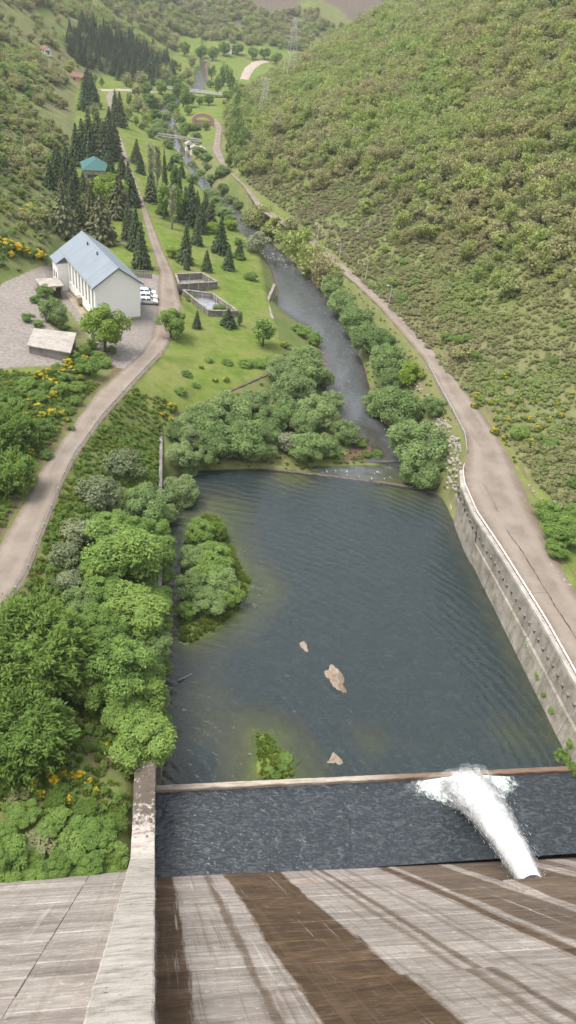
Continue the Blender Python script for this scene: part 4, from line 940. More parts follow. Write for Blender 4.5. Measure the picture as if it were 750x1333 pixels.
# ------------------------------------------------------------------ far houses, bridges, poles
def house(name, px_, py_, w, l, h, rh, rz, wall, roof, label, nwin=2, hip=False):
    g = ground(px_, py_); t = empty(name, g, rz, label, 'house')
    m = MB(); m.add([(-w, -l, -1), (w, -l, -1), (w, l, -1), (-w, l, -1), (-w, -l, h), (w, -l, h), (w, l, h), (-w, l, h)] + ([] if hip else [(0, -l, h + rh), (0, l, h + rh)]),
          [[0, 1, 5, 4], [1, 2, 6, 5], [2, 3, 7, 6], [3, 0, 4, 7]] + ([[4, 5, 6, 7]] if hip else [[4, 5, 8], [6, 7, 9]])); m.build('wall', MATS[wall], t)
    o = .4; hl = l * .45 if hip else l + o
    for sx in (-1, 1):
        m = MB(); m.add([(sx * (w + o), -l - o, h - .15), (sx * (w + o), l + o, h - .15), (0, hl, h + rh + .1), (0, -hl, h + rh + .1), (sx * (w + o), -l - o, h), (sx * (w + o), l + o, h), (0, hl, h + rh + .25), (0, -hl, h + rh + .25)], [[0, 3, 2, 1], [4, 5, 6, 7], [0, 1, 5, 4], [1, 2, 6, 5], [2, 3, 7, 6], [3, 0, 4, 7]]); m.build('roof', MATS[roof], t)
    if hip:
        for sy in (-1, 1):
            m = MB(); m.add([(-w - o, sy * (l + o), h - .02), (w + o, sy * (l + o), h - .02), (0, sy * hl, h + rh + .23)], [[0, 1, 2]]); m.build('roof_hip', MATS[roof], t)
    for k in range(nwin):
        yy = -l + (k + .5) * 2 * l / nwin
        for sx in (-1, 1):
            m = MB(); m.box(min(sx * w, sx * (w + .05)), max(sx * w, sx * (w + .05)), yy - .45, yy + .45, h * .35, h * .78); m.build('window', MATS['glass_dark'], t)
    m = MB(); m.box(-.5, .5, -l - .06, -l + .05, 0, 2.0); m.build('door', MATS['dark_metal'], t); m = MB(); m.box(-w * .7, -w * .3, -l - .05, -l + .05, 1.0, 2.0); m.build('window', MATS['glass_dark'], t)
    return t
house('green_roofed_house', 124, 231, 3.9, 5.0, 3.4, 2.4, .15, 'plinth', 'roof_teal', 'house with a teal green hipped roof among the spruces', 3, True)
house('brown_house', 104, 107, 3.0, 3.8, 2.8, 1.6, 1.3, 'plaster_pink', 'roof_brown', 'small reddish brown house at the foot of the dark pine wood')
house('hillside_cabin', 60, 70, 2.2, 2.6, 2.4, 1.4, .6, 'plaster_white', 'roof_brown', 'tiny pale cabin alone high on the broom-covered left slope')
house('farm_house', 297, 68, 3.5, 4.5, 3.6, 1.8, 1.2, 'plaster_white', 'roof_brown', 'pale farm house by the trees at the far end of the meadows')
for px_, py_, rz, lab in ((246, 194, .1, 'little white hut nearest the white rapids by the river'), (253, 199, .1, 'largest of the white huts by the meadow track, its walls bare'), (262, 201, -.05, 'white flat-fronted hut beside the gravel road above the river')):
    house('white_hut', px_, py_, 1.5, 1.4, 2.2, .8, rz, 'plaster_white', 'concrete_pale', lab, 1)
# pink arched ruin
g = ground(264, 166); ar = empty('arched_wall', g, .05, 'pink stone wall with a rounded arched top in the meadow', 'wall')
m = MB(); V = []; n = 24
for i in range(n + 1):
    t = math.pi * i / n; x = -5.5 * math.cos(t); z = 3.0 + 3.4 * math.sin(t); xi = -4.1 * math.cos(t); zi = 2.2 + 2.4 * math.sin(t)
    V += [(x, -.4, z), (x, .4, z), (xi, .4, zi), (xi, -.4, zi)]
V = [(-5.5, -.4, -1), (-5.5, .4, -1), (-4.1, .4, -1), (-4.1, -.4, -1)] + V + [(5.5, -.4, -1), (5.5, .4, -1), (4.1, .4, -1), (4.1, -.4, -1)]
n = len(V) // 4; m.add(V, [[i * 4 + k, i * 4 + (k + 1) % 4, (i + 1) * 4 + (k + 1) % 4, (i + 1) * 4 + k] for i in range(n - 1) for k in range(4)] + [[0, 1, 2, 3], [(n - 1) * 4 + k for k in range(4)]])
m.build('arch', MATS['plaster_pink'], ar)
m = MB(); m.box(-4.0, 4.0, .1, .3, -1, 3.2); m.build('inner_wall', MATS['plaster_pink'], ar)
def bridge(name, a, b, label, w=2.0, rail='white_metal'):
    A_, B_ = ground(*a), ground(*b); z = max(A_[2], B_[2]) + .6; c = (A_ + B_) / 2; d = B_ - A_; L_ = np.hypot(d[0], d[1]); t = empty(name, (c[0], c[1], z), math.atan2(d[1], d[0]), label, 'bridge')
    m = MB(); m.box(-L_ / 2, L_ / 2, -w / 2, w / 2, -.5, 0); m.build('deck', MATS['concrete_grey'], t)
    for sy in (-1, 1):
        m = MB(); m.box(-L_ / 2, L_ / 2, sy * w / 2 - .06, sy * w / 2 + .06, .75, 1.0); m.build('handrail', MATS[rail], t)
        for k in range(int(L_ / 3) + 1):
            m = MB(); x = -L_ / 2 + k * 3; m.box(x - .08, x + .08, sy * w / 2 - .05, sy * w / 2 + .05, 0, .75); m.build('post', MATS[rail], t)
    for k in (-.28, .28):
        m = MB(); m.box(L_ * k - .6, L_ * k + .6, -w / 2 + .1, w / 2 - .1, -6, -.5); m.build('pier', MATS['concrete_grey'], t)
bridge('road_bridge', (205, 120), (304, 127), 'far road bridge with white railings crossing the meadow river', 5)
bridge('foot_bridge', (205, 178), (262, 187), 'narrow foot bridge with grey rails over the white rapids', 1.6, 'galvanised')
track('dirt_road_far', [ground(*p)[:2] for p in ((318, 104), (321, 96), (326, 88), (334, 82), (345, 79))], (6.5, 11), 'dirt_pale')
track('village_road', [ground(*p)[:2] for p in ((128, 117), (150, 117), (180, 118), (206, 120))], 5, 'dirt_pale')
track('meadow_road', [ground(*p)[:2] for p in ((304, 127), (330, 128))], 5, 'dirt_pale')
track('lawn_path', [ground(*p)[:2] for p in ((137, 319), (150, 317), (165, 316), (178, 315))], 2.2, 'dirt_track', .08)
track('hillside_path', [ground(*p)[:2] for p in ((40, 226), (50, 223), (60, 220), (75, 212))], 3, 'dirt_track', .2)

def pylon(px_, py_, h, label):
    g = ground(px_, py_); t = empty('lattice_pylon', g, .3, label, 'pylon'); b = h * .10
    def wd(z): return b * (1 - z / h) + .35
    for sx in (-1, 1):
        for sy in (-1, 1):
            m = MB(); m.tube([(sx * wd(-1), sy * wd(-1), -1), (sx * .35, sy * .35, h)], .09, 4); m.build('leg', MATS['pole_grey'], t)
    m = MB(); k = 9
    for i in range(k):
        z0, z1 = h * i / k, h * (i + 1) / k; a, c = wd(z0), wd(z1)
        for (p, q) in (((-a, -a), (c, -c)), ((a, -a), (-c, -c)), ((-a, a), (c, c)), ((a, a), (-c, c)), ((-a, -a), (-c, c)), ((a, -a), (c, c))): m.tube([(p[0], p[1], z0), (q[0], q[1], z1)], .035, 4)
    m.build('lattice', MATS['pole_grey'], t)
    for z in (.72, .84, .95):
        m = MB(); m.box(-h * .13, h * .13, -.15, .15, h * z, h * z + .25); m.build('cross_arm', MATS['pole_grey'], t)
pylon(376, 113, 29, 'tall grey lattice pylon standing in the far meadow, behind the smaller one'); pylon(342, 158, 17, 'smaller grey lattice pylon among trees at the foot of the slope')
def pole(px_, py_, h, label, lamp=True, grp=None, cat='street lamp'):
    g = ground(px_, py_); t = empty('street_lamp' if lamp else 'utility_pole', g, 0, label, cat, grp)
    m = MB(); m.tube([(0, 0, -.5), (0, 0, h)], [.11, .07], 8); m.build('post', MATS['pole_grey'], t)
    if lamp:
        m = MB(); m.tube([(0, 0, h), (-.35, 0, h + .18), (-.8, 0, h + .22)], .045, 6); m.build('arm', MATS['pole_grey'], t); m = MB(); m.tube([(-.75, 0, h + .2), (-1.2, 0, h + .2)], [.06, .12], 8); m.build('lamp_head', MATS['white_metal'], t)
    else:
        m = MB(); m.box(-.7, .7, -.06, .06, h - .5, h - .35); a = m.build('cross_arm', MATS['bark'], t)
        for x in (-.6, 0, .6):
            m = MB(); m.tube([(x, 0, h - .35), (x, 0, h - .12)], .05, 6); m.build('insulator', MATS['white_metal'], a)
for px_, py_ in ((413, 312), (441, 341), (475, 368), (506, 397)): pole(px_, py_, 4.4, 'slim grey lamp post on the hill side of the paved riverside road', True, 'lamp posts beside the right road')
pole(34, 219, 8.5, 'wooden utility pole standing beside the path on the left slope', False, None, 'pole'); pole(318, 166, 8, 'white utility pole in the trees beyond the pink arched wall', False, None, 'pole'); pole(27, 75, 8, 'lone utility pole on the slope near the pale cabin', False, None, 'pole')

# ------------------------------------------------------------------ the jet from the outlet
s = NT('white_water'); P = s.geo(); n = s.noise(P, 2.5, 5, .6)
s.bsdf.inputs['Subsurface Weight'].default_value = .35; s.bsdf.inputs['Subsurface Radius'].default_value = (.6, .7, .7); s.bsdf.inputs['Subsurface Scale'].default_value = .5
s.done(s.mix(n, (.84, .88, .90), (.96, .97, .97)), .55, s.bump(n, .4, .1))
s = NT('foam'); P = s.geo(); n = s.noise(s.mapv(P, (1, 1, 0)), 1.6, 6, .72); e = s.attr('depth')
s.bsdf.inputs['Alpha'].default_value = 1
al = s.ramp(s.math('ADD', e, s.math('MULTIPLY_ADD', n, 1.1, -.55)), [(.3, 0.0), (.62, 1.0)]); s.lk(al, s.bsdf.inputs['Alpha']); s.done(s.mix(n, (.55, .68, .66), (.92, .95, .94)), .6, s.bump(n, .5, .15))
J0 = np.array([30.1, TOE - 11.4 / SL - .75, 11.6]); J1 = np.array([32.6, 46.5, .4])
jt = empty('water_jet', (33.0, 46.0, .3), 0, 'white jet of water shooting from the dam outlet into the stilling basin', 'water jet')
o0 = np.array([33.0, 46.0, .3])
def jp(t): 
    q = J0 + (J1 - J0) * t; q[2] = J0[2] + (J1[2] - J0[2]) * (.72 * t + .28 * t * t); return q
nt, na = 110, 56
II, KK = np.meshgrid(np.arange(nt + 1), np.arange(na), indexing='ij'); KM = np.minimum(KK, na - KK)
def veil(name, alpha, streak):
    """a sheet of broken water: denser along the streaks of the flow"""
    s = NT(name); u = s.attr('round'); v = s.attr('along'); fd = s.attr('fade'); n = s.noise(s.comb(s.math('MULTIPLY', u, streak), s.math('MULTIPLY', v, 7.0), 0.0), 1.0, 6, .7)
    n2 = s.noise(s.geo(), 1.1, 5, .65)
    al = s.math('MULTIPLY', s.ramp(s.math('ADD', s.math('MULTIPLY', n, .6), s.math('MULTIPLY', n2, .4)), [(.36, alpha * .15), (.60, min(1, alpha * 1.6))]), fd, clamp=True)
    s.lk(al, s.bsdf.inputs['Alpha']); s.done((.93, .95, .96), .7, None, .1); return s.m
def shell(name, sw, alpha, seed, mat):
    NZ = (fbm(KM * .45 + 3 + seed, II / nt * 7, 4, 3 + seed) - .5) + (fbm(KM * .3, II / nt * 22, 3, 13 + seed) - .5) * .6; V = []; U = []; VV = []; FD = []
    for i in range(nt + 1):
        t = i / nt; c = jp(t); w = (.92 + .70 * t ** 1.2) * sw ** (.5 + .9 * t); h_ = (.75 + .5 * t) * sw ** (.5 + .9 * t)
        for k in range(na):
            a = 2 * math.pi * k / na; rr = 1 + NZ[i, k] * (.15 + .5 * t)
            V.append((c[0] + math.cos(a) * w * rr - o0[0], c[1] + math.sin(a) * h_ * .35 * rr - o0[1], c[2] + math.sin(a) * h_ * rr - o0[2])); U.append(abs(k - na / 2) / na * 2); VV.append(t); FD.append(min(1, .25 + t * 4) if sw > 1.05 else 1)
    Fc = np.array([[i * na + k, i * na + (k + 1) % na, (i + 1) * na + (k + 1) % na, (i + 1) * na + k] for i in range(nt) for k in range(na)])
    me = mesh_np(name, np.array(V), Fc, [mat], True); put(me, 'round', U); put(me, 'along', VV); put(me, 'fade', FD); obj(name, me, jt)
shell('stream', .86, 1, 0, veil('veil_core', 1.1, 5)); shell('stream', .97, .7, 2, veil('veil_dense', .75, 8)); shell('stream_veil', 1.12, .4, 5, veil('veil_mid', .42, 11)); shell('stream_veil', 1.3, .2, 7, veil('veil_thin', .20, 14)); shell('stream_veil', 1.55, .1, 9, veil('veil_mist', .09, 10))
def dome(name, rx, ry, rz_, alpha, seed):
    nu, nv = 48, 14; V = []; U = []; VV = []; FD = []
    for i in range(nv + 1):
        e = math.pi / 2 * i / nv
        for k in range(nu):
            a = 2 * math.pi * k / nu; nz = 1 + .5 * (fbm(np.array([math.cos(a) * 2 + seed + math.sin(e) * 2]), np.array([math.sin(a) * 2 + 9]), 4, seed)[0] - .5)
            V.append((J1[0] - .2 + math.cos(a) * math.cos(e) * rx * nz - o0[0], 46.2 + math.sin(a) * math.cos(e) * ry * nz - o0[1], .29 + math.sin(e) * rz_ * nz - o0[2])); U.append(k / nu); VV.append(i / nv); FD.append(1 if i else .2)
    Fc = np.array([[i * nu + k, i * nu + (k + 1) % nu, (i + 1) * nu + (k + 1) % nu, (i + 1) * nu + k] for i in range(nv) for k in range(nu)])
    me = mesh_np(name, np.array(V), Fc, [veil(name + '_water', alpha, 12)], True); put(me, 'round', U); put(me, 'along', VV); put(me, 'fade', FD); obj(name, me, jt)
dome('splash', 2.8, .7, .55, .75, 1); dome('splash', 3.7, .95, .75, .35, 2); dome('splash_mist', 4.7, 1.25, 1.0, .14, 3); dome('splash_mist', 5.8, 1.7, 1.4, .06, 4)
def drops(name, pts, size, mat, stretch=None):
    pts = np.asarray(pts); n = len(pts); base = np.array([(0, 0, 1), (.94, 0, -.33), (-.47, .82, -.33), (-.47, -.82, -.33)]); sc = (np.asarray(size))[:, None, None]
    q = RNG.normal(size=(n, 3, 3)); q, _ = np.linalg.qr(q); v = np.einsum('kj,nij->nki', base, q) * sc
    if stretch is not None: v = v + (base[:, 2][None, :, None]) * stretch[:, None, :] * .5
    V = (pts[:, None, :] + v).reshape(-1, 3); b = (np.arange(n) * 4)[:, None, None]; f = np.array([[0, 1, 2], [0, 2, 3], [0, 3, 1], [1, 3, 2]])
    o = obj(name, mesh_np(name, V, (f[None] + b).reshape(-1, 3), [MATS[mat]]), jt); return o
dv = (J1 - J0) / np.linalg.norm(J1 - J0)
n = 7000; t = RNG.random(n) ** .9; c = np.array([jp(a) for a in t]); ang = RNG.random(n) * 2 * np.pi; rr = np.abs(RNG.normal(size=n)) * (.42 + .16 * t) + .25; w = 1.2 + 1.0 * t ** 1.2
pts = c + np.stack([np.cos(ang) * w * rr + .35 * t * (rr > .9) * RNG.random(n), RNG.normal(size=n) * .25, np.sin(ang) * (.85 + .5 * t) * rr], 1) - o0
drops('spray', pts, RNG.uniform(.010, .028, n), 'white_water', dv[None, :] * RNG.uniform(.25, 1.3, n)[:, None] + RNG.normal(size=(n, 3)) * .06)
n = 4000; ang = RNG.random(n) * 2 * np.pi; rad = np.abs(RNG.normal(size=n)) * 1.0
pts = np.stack([J1[0] + np.cos(ang) * rad * 2.7 - .2, 46.2 + np.sin(ang) * rad * .75 - .2, .35 + np.abs(RNG.normal(size=n)) * .6 * np.exp(-rad * .6)], 1) - o0
drops('splash_drops', pts, RNG.uniform(.008, .026, n), 'white_water')
X_, Y_ = np.arange(24, 44, .25), np.arange(40.5, 47.3, .2); gx_, gy_ = np.meshgrid(X_, Y_); a, b = gx_.ravel(), gy_.ravel()
r_ = np.sqrt(((a - 32.8) / 4.6) ** 2 + ((b - 46.6) / 2.1) ** 2); core = np.exp(-(r_ * 1.3) ** 2); zf = .285 + core * (.35 + .7 * fbm(a * 1.1, b * 1.1, 4, 9)) 
i = np.arange(len(a)).reshape(len(Y_), len(X_)); Fq = np.stack([i[:-1, :-1].ravel(), i[:-1, 1:].ravel(), i[1:, 1:].ravel(), i[1:, :-1].ravel()], 1)
me = mesh_np('foam_patch', np.stack([a, b, zf], 1) - o0, Fq, [MATS['foam']], True); put(me, 'depth', np.clip(1.25 - r_ * .75, 0, 1)); obj('foam_patch', me, jt)

# ------------------------------------------------------------------ plant kit (meshes; each is 1 m in radius)
def leaves(name, C, Nrm, size, mat, spray, long=1.0, up=None, fold=.25):
    """a quad leaf spray at every centre"""
    n = len(C); Nrm = Nrm / (np.linalg.norm(Nrm, axis=1, keepdims=True) + 1e-9)
    ref = RNG.normal(size=(n, 3)) if up is None else up + RNG.normal(size=(n, 3)) * .35
    U = np.cross(Nrm, ref); U /= np.linalg.norm(U, axis=1, keepdims=True) + 1e-9; W = np.cross(U, Nrm)
    s_ = np.asarray(size)[:, None]
    a = C - W * s_ * long; b = C + U * s_ * .6 + Nrm * s_ * fold * RNG.uniform(-1, 1, (n, 1)); c = C + W * s_ * long; d = C - U * s_ * .6 + Nrm * s_ * fold * RNG.uniform(-1, 1, (n, 1))
    V = np.stack([a, b, c, d], 1).reshape(-1, 3); F = np.arange(4 * n).reshape(n, 4)
    me = mesh_np(name, V, F, [MATS[mat]])
    for nm, v in (('rnd', RNG.random(n)), ('spray', spray)):
        at = me.attributes.new(nm, 'FLOAT', 'FACE'); at.data.foreach_set('value', np.ascontiguousarray(v, np.float32))
    return me
def dirs(n, bias=0.0):
    d = RNG.normal(size=(n, 3)); d /= np.linalg.norm(d, axis=1, keepdims=True); d[:, 2] += bias; return d / np.linalg.norm(d, axis=1, keepdims=True)
def broad(name, mat, n=6000, asp=1.6, lobes=26, leaf_=.06, z0=.12, lr=(.24, .44), long=1.25, gap=.0, upw=0.0, narrow=1.0):
    """uneven crown of many leafy lobes; height = asp, ground at z = 0"""
    cs = []; zc = asp * (z0 + 1) / 2; hz = asp * (1 - z0) / 2
    while len(cs) < lobes:
        p = RNG.uniform(-1, 1, 3)
        q = np.linalg.norm(p)
        if q < 1 and q > .35: cs.append(p * np.array([.74 * narrow, .74 * narrow, .78]) )
    cs = np.array(cs); rad = RNG.uniform(lr[0], lr[1], lobes); rad *= 1 - .25 * np.clip(cs[:, 2], 0, 1)
    k = RNG.integers(0, lobes, n); k = np.where(RNG.random(n) < .5, np.searchsorted(np.cumsum(rad ** 2) / np.sum(rad ** 2), RNG.random(n)).clip(0, lobes - 1), k)
    d = dirs(n, .25); rr = rad[k] * (1 - np.abs(RNG.normal(size=n)) * .17 + (RNG.random(n) < .12) * RNG.random(n) * .35)
    P = cs[k] + d * rr[:, None]
    ins = np.zeros(n, int)
    for j in range(lobes): ins += (np.linalg.norm(P - cs[j], axis=1) < rad[j] * .72)
    keep = (ins == 0) | (RNG.random(n) < .15); P, d, k = P[keep], d[keep], k[keep]
    P = P * np.array([1, 1, hz]) + np.array([0, 0, zc]); P[:, 2] = np.maximum(P[:, 2], .02)
    lob = RNG.random(lobes)
    fr = fbm(P[:, 0] * 3 + 5, P[:, 1] * 3 + P[:, 2] * 2.3, 2, 4)
    return leaves(name, P, d * .9 + RNG.normal(size=P.shape) * .55 + np.array([0, 0, .9 + upw]), leaf_ * RNG.uniform(.55, 1.35, len(P)), mat, np.clip(.55 * lob[k] + .6 * fr - .1, 0, 1), long)
def feather(name, mat, n=9000, asp=1.7):
    """arching leafy shoots"""
    P = []; N_ = []; S = []; U = []
    for i in range(760):
        a = RNG.random() * 6.283; r0 = math.sqrt(RNG.random()) * .6; el = RNG.uniform(.15, 1.25); ln = RNG.uniform(.35, .95); b = np.array([math.cos(a) * r0, math.sin(a) * r0, asp * RNG.uniform(.2, .55)])
        a2 = a + RNG.normal() * .35; dv = np.array([math.cos(a2) * math.cos(el), math.sin(a2) * math.cos(el), math.sin(el) * asp * .62]); s0 = RNG.random()
        m = n // 760; t = RNG.random(m) ** .7
        q = b + dv * (ln * t)[:, None] * .85; q[:, 2] -= .22 * t ** 2 * math.cos(el); q += RNG.normal(size=(m, 3)) * (.085 - .04 * t)[:, None]
        P.append(q); S.append(np.full(m, s0) * .6 + t * .4); U.append(np.tile(dv, (m, 1))); N_.append(np.tile([0, 0, 1.0], (m, 1)) + RNG.normal(size=(m, 3)) * .5)
    P = np.concatenate(P); P[:, 2] = np.maximum(P[:, 2], .02)
    return leaves(name, P, np.concatenate(N_), (.042 if n < 30000 else .031) * RNG.uniform(.6, 1.4, len(P)), mat, np.concatenate(S), 1.9, np.concatenate(U))
def spruce(name, mat, n=4200, asp=4.6, droop=.35, loose=0.0, lev=26):
    P = []; N_ = []; S = []; Sz = []; U = []
    for L in range(lev):
        t = (L + RNG.random() * .6) / lev; z = asp * (.05 + .94 * t); rad = (1 - t) ** .85 * (1 + RNG.uniform(-.12, .14)) + .04; nb = max(4, int(13 * (1 - t) + 4))
        for b in range(nb):
            a = 6.283 * (b + RNG.random() * .8) / nb; ln = rad * RNG.uniform(.72, 1.12) * (1 - loose * RNG.random()); m = max(3, int(n / lev / nb * (.35 + 1.3 * (1 - t)))); s0 = RNG.random()
            u = RNG.random(m) ** .6; q = np.stack([np.cos(a) * ln * u, np.sin(a) * ln * u, z - droop * ln * u ** 1.4 + .10 * ln * u ** 4], 1)
            sd = np.array([-math.sin(a), math.cos(a), 0]); q += sd * (RNG.normal(size=(m, 1)) * .16 * ln * (1.15 - u[:, None])); q[:, 2] += RNG.normal(size=m) * .03
            P.append(q); N_.append(np.tile([math.cos(a) * .5, math.sin(a) * .5, 1.0], (m, 1)) + RNG.normal(size=(m, 3)) * .35); U.append(np.tile([math.cos(a), math.sin(a), -droop], (m, 1))); S.append(.35 * s0 + .65 * u); Sz.append(np.full(m, .055 + .06 * (1 - t)))
    P = np.concatenate(P)
    return leaves(name, P, np.concatenate(N_), np.concatenate(Sz) * RNG.uniform(.7, 1.3, len(P)), mat, np.concatenate(S), 1.5, np.concatenate(U))
def slender(name, mat, n=1500, asp=6.0):
    P = []; S = []; U = []
    for i in range(70):
        a = RNG.random() * 6.283; z = asp * RNG.uniform(.12, .85); ln = (1.0 - z / asp * .6) * RNG.uniform(.5, 1.0); m = n // 70; t = RNG.random(m); s0 = RNG.random()
        q = np.stack([np.cos(a) * ln * t * .75, np.sin(a) * ln * t * .75, z + ln * 1.5 * t], 1) + RNG.normal(size=(m, 3)) * .05; P.append(q); S.append(np.full(m, s0)); U.append(np.tile([math.cos(a), math.sin(a), 2.0], (m, 1)))
    P = np.concatenate(P); return leaves(name, P, dirs(len(P)), .06 * RNG.uniform(.5, 1.3, len(P)), mat, np.concatenate(S), 1.8, np.concatenate(U))
def tuft(name, mat, n=70):
    a = RNG.random(n) * 6.283; el = RNG.uniform(.5, 1.5, n); r0 = np.sqrt(RNG.random(n)) * .5; ln = RNG.uniform(.35, .8, n)
    dv = np.stack([np.cos(a) * np.cos(el), np.sin(a) * np.cos(el), np.sin(el)], 1); b = np.stack([np.cos(a) * r0, np.sin(a) * r0, np.zeros(n)], 1); P = b + dv * ln[:, None] * .5
    return leaves(name, P, np.cross(dv, RNG.normal(size=(n, 3))), ln * .36, mat, RNG.random(n), 1.5, dv)
def trunk_mesh(name, h, r, mat, limbs=6, spread=.55, top=.75):
    m = MB(); m.tube([(0, 0, -.15), (.01, 0, h * .2), (.02, -.015, h * .45), (.0, .01, h * top)], [r * 1.25, r, r * .75, r * .22], 8)
    rr = random.Random(hash(name) % 999)
    for i in range(limbs):
        a = 6.283 * (i + rr.random() * .6) / max(1, limbs); z = h * rr.uniform(.25, .6); l = spread * rr.uniform(.6, 1)
        m.tube([(0, 0, z), (math.cos(a) * l * .5, math.sin(a) * l * .5, z + h * .12), (math.cos(a) * l, math.sin(a) * l, z + h * .26)], [r * .45, r * .3, r * .1], 6)
    me = bpy.data.meshes.new(name); me.from_pydata(m.v, [], m.f); me.update(); me.materials.append(MATS[mat]); me.polygons.foreach_set('use_smooth', np.ones(len(me.polygons), bool)); return me
KIT = {}
def kit(kind, asp, crowns, trunk): KIT[kind] = dict(asp=asp, crowns=crowns, trunk=trunk)
kit('willow', 1.45, [broad('willow_crown', 'leaf_willow', 15000, 1.45, 46, .036, .03, (.19, .34)) for _ in range(4)], trunk_mesh('willow_trunk', 1.45, .05, 'bark', 7, .5))
kit('ash', 1.75, [broad('ash_crown', 'leaf_ash', 17000, 1.75, 50, .036, .10, (.18, .33)) for _ in range(4)], trunk_mesh('ash_trunk', 1.75, .06, 'bark'))
kit('bright', 1.5, [broad('bright_crown', 'leaf_bright', 5000, 1.5, 24, .06, .08) for _ in range(2)], trunk_mesh('bright_trunk', 1.5, .06, 'bark'))
kit('maple', 2.1, [broad('maple_crown', 'leaf_bright', 10000, 2.1, 44, .042, .12, (.18, .33)) for _ in range(2)], trunk_mesh('maple_trunk', 2.1, .055, 'bark'))
kit('feather', 1.6, [feather('feather_crown', 'leaf_feather', 38000, 1.6) for _ in range(3)], trunk_mesh('feather_trunk', 1.6, .05, 'bark', 3, .2, .5))
def wispy(name, mat, n=1500, asp=1.9):
    P = []; S = []; U = []
    for i in range(60):
        a = RNG.random() * 6.283; z = asp * RNG.uniform(.08, .6); ln = RNG.uniform(.5, 1.0); el = RNG.uniform(.4, 1.3); m = n // 60; t = RNG.random(m) ** .7; s0 = RNG.random(); dv = np.array([math.cos(a) * math.cos(el), math.sin(a) * math.cos(el), math.sin(el)])
        q = np.array([math.cos(a) * .1, math.sin(a) * .1, z]) + dv * (ln * t)[:, None] + RNG.normal(size=(m, 3)) * (.05 + .09 * t)[:, None]; P.append(q); S.append(np.full(m, s0)); U.append(np.tile(dv, (m, 1)))
    P = np.concatenate(P); P[:, 2] = np.clip(P[:, 2], .02, asp); return leaves(name, P, dirs(len(P), .7), .075 * RNG.uniform(.5, 1.3, len(P)), mat, np.concatenate(S), 1.4, np.concatenate(U))
OAKS = [broad('oak_crown', 'leaf_oak', 2600, 1.5, 26, .072, .06, (.16, .34)) for _ in range(3)] + [broad('oak_crown', 'leaf_oak_pale', 2000, 1.6, 22, .075, .06, (.15, .32)) for _ in range(2)] + [wispy('oak_crown', 'leaf_oak') for _ in range(3)] + [wispy('oak_crown', 'leaf_oak_pale') for _ in range(3)]
kit('oak', 1.6, OAKS, trunk_mesh('oak_trunk', 1.7, .06, 'bark', 4))
kit('bush', 1.15, [broad('bush_crown', 'leaf_scrub', 1500, 1.15, 14, .085, .0) for _ in range(4)], trunk_mesh('bush_stem', 1.15, .05, 'bark', 5, .4))
kit('greenbush', 1.15, [broad('greenbush_crown', 'leaf_ash', 5000, 1.15, 26, .048, .0, (.2, .38)) for _ in range(3)], trunk_mesh('greenbush_stem', 1.15, .05, 'bark', 5, .4))
kit('heather', .9, [broad('heather_crown', 'leaf_heather', 1000, .9, 12, .09, .0) for _ in range(3)], trunk_mesh('heather_stem', .9, .05, 'bark', 5, .4))
kit('dusty', 1.25, [broad('dusty_crown', 'leaf_dusty', 3500, 1.25, 20, .055, .0) for _ in range(3)], trunk_mesh('dusty_stem', 1.25, .05, 'bark_pale', 6, .5))
kit('spruce', 4.4, [spruce('spruce_crown', 'leaf_spruce', 5200, 4.4) for _ in range(4)], trunk_mesh('spruce_trunk', 4.4, .09, 'bark_red', 0, .3, .97))
kit('pine', 2.9, [spruce('pine_crown', 'leaf_pine', 5200, 2.9, .05, .35, 20) for _ in range(3)], trunk_mesh('pine_trunk', 2.9, .08, 'bark_red', 4, .4, .95))
kit('poplar', 6.2, [slender('poplar_crown', 'leaf_pale', 2300, 6.2) for _ in range(3)], trunk_mesh('poplar_trunk', 6.2, .10, 'bark_pale', 14, .55, .95))
kit('column', 3.2, [broad('column_crown', 'leaf_ash', 3800, 3.2, 30, .075, .06, (.2, .36)) for _ in range(3)], trunk_mesh('column_trunk', 3.2, .09, 'bark', 6, .5))
kit('cypress', 3.4, [broad('cypress_crown', 'leaf_spruce', 2000, 3.4, 22, .10, .04, (.3, .45)) for _ in range(1)], trunk_mesh('cypress_trunk', 3.4, .12, 'bark', 0))
BROOM_F = [broad('broom_flowers', 'leaf_flower', 1500, 1.2, 16, .055, .20, (.16, .30), 1.0) for _ in range(3)]
kit('broom', 1.1, [broad('broom_foliage', 'leaf_feather', 2000, 1.1, 16, .062, .0) for _ in range(3)], trunk_mesh('broom_stem', 1.1, .05, 'bark', 6, .45))
TUFT = [tuft('weed_tuft', 'leaf_grass', 70) for _ in range(3)] 
COUNT = {}
def grow(kind, name, g, r, label, cat, group, hs=1.0, flower=.8, lite=False):
    K = KIT[kind]; t = empty(name, (g[0], g[1], g[2] - .05), rnd.uniform(0, 6.28), label, cat, group); t.rotation_euler.x = rnd.gauss(0, .025); t.rotation_euler.y = rnd.gauss(0, .025)
    t.scale = (r * rnd.uniform(.93, 1.07), r * rnd.uniform(.93, 1.07), r * hs * rnd.uniform(.94, 1.06))
    obj('foliage' if kind in ('bush', 'greenbush', 'heather', 'dusty', 'broom') else 'crown', K['crowns'][rnd.randrange(len(K['crowns']))], t)
    if not lite: obj('stem' if kind in ('bush', 'greenbush', 'heather', 'dusty', 'broom') else 'trunk', K['trunk'], t)
    if kind == 'broom':
        o = obj('flowers', BROOM_F[rnd.randrange(3)], t); o.scale = (flower + .12, flower + .12, flower + .2)
    return t
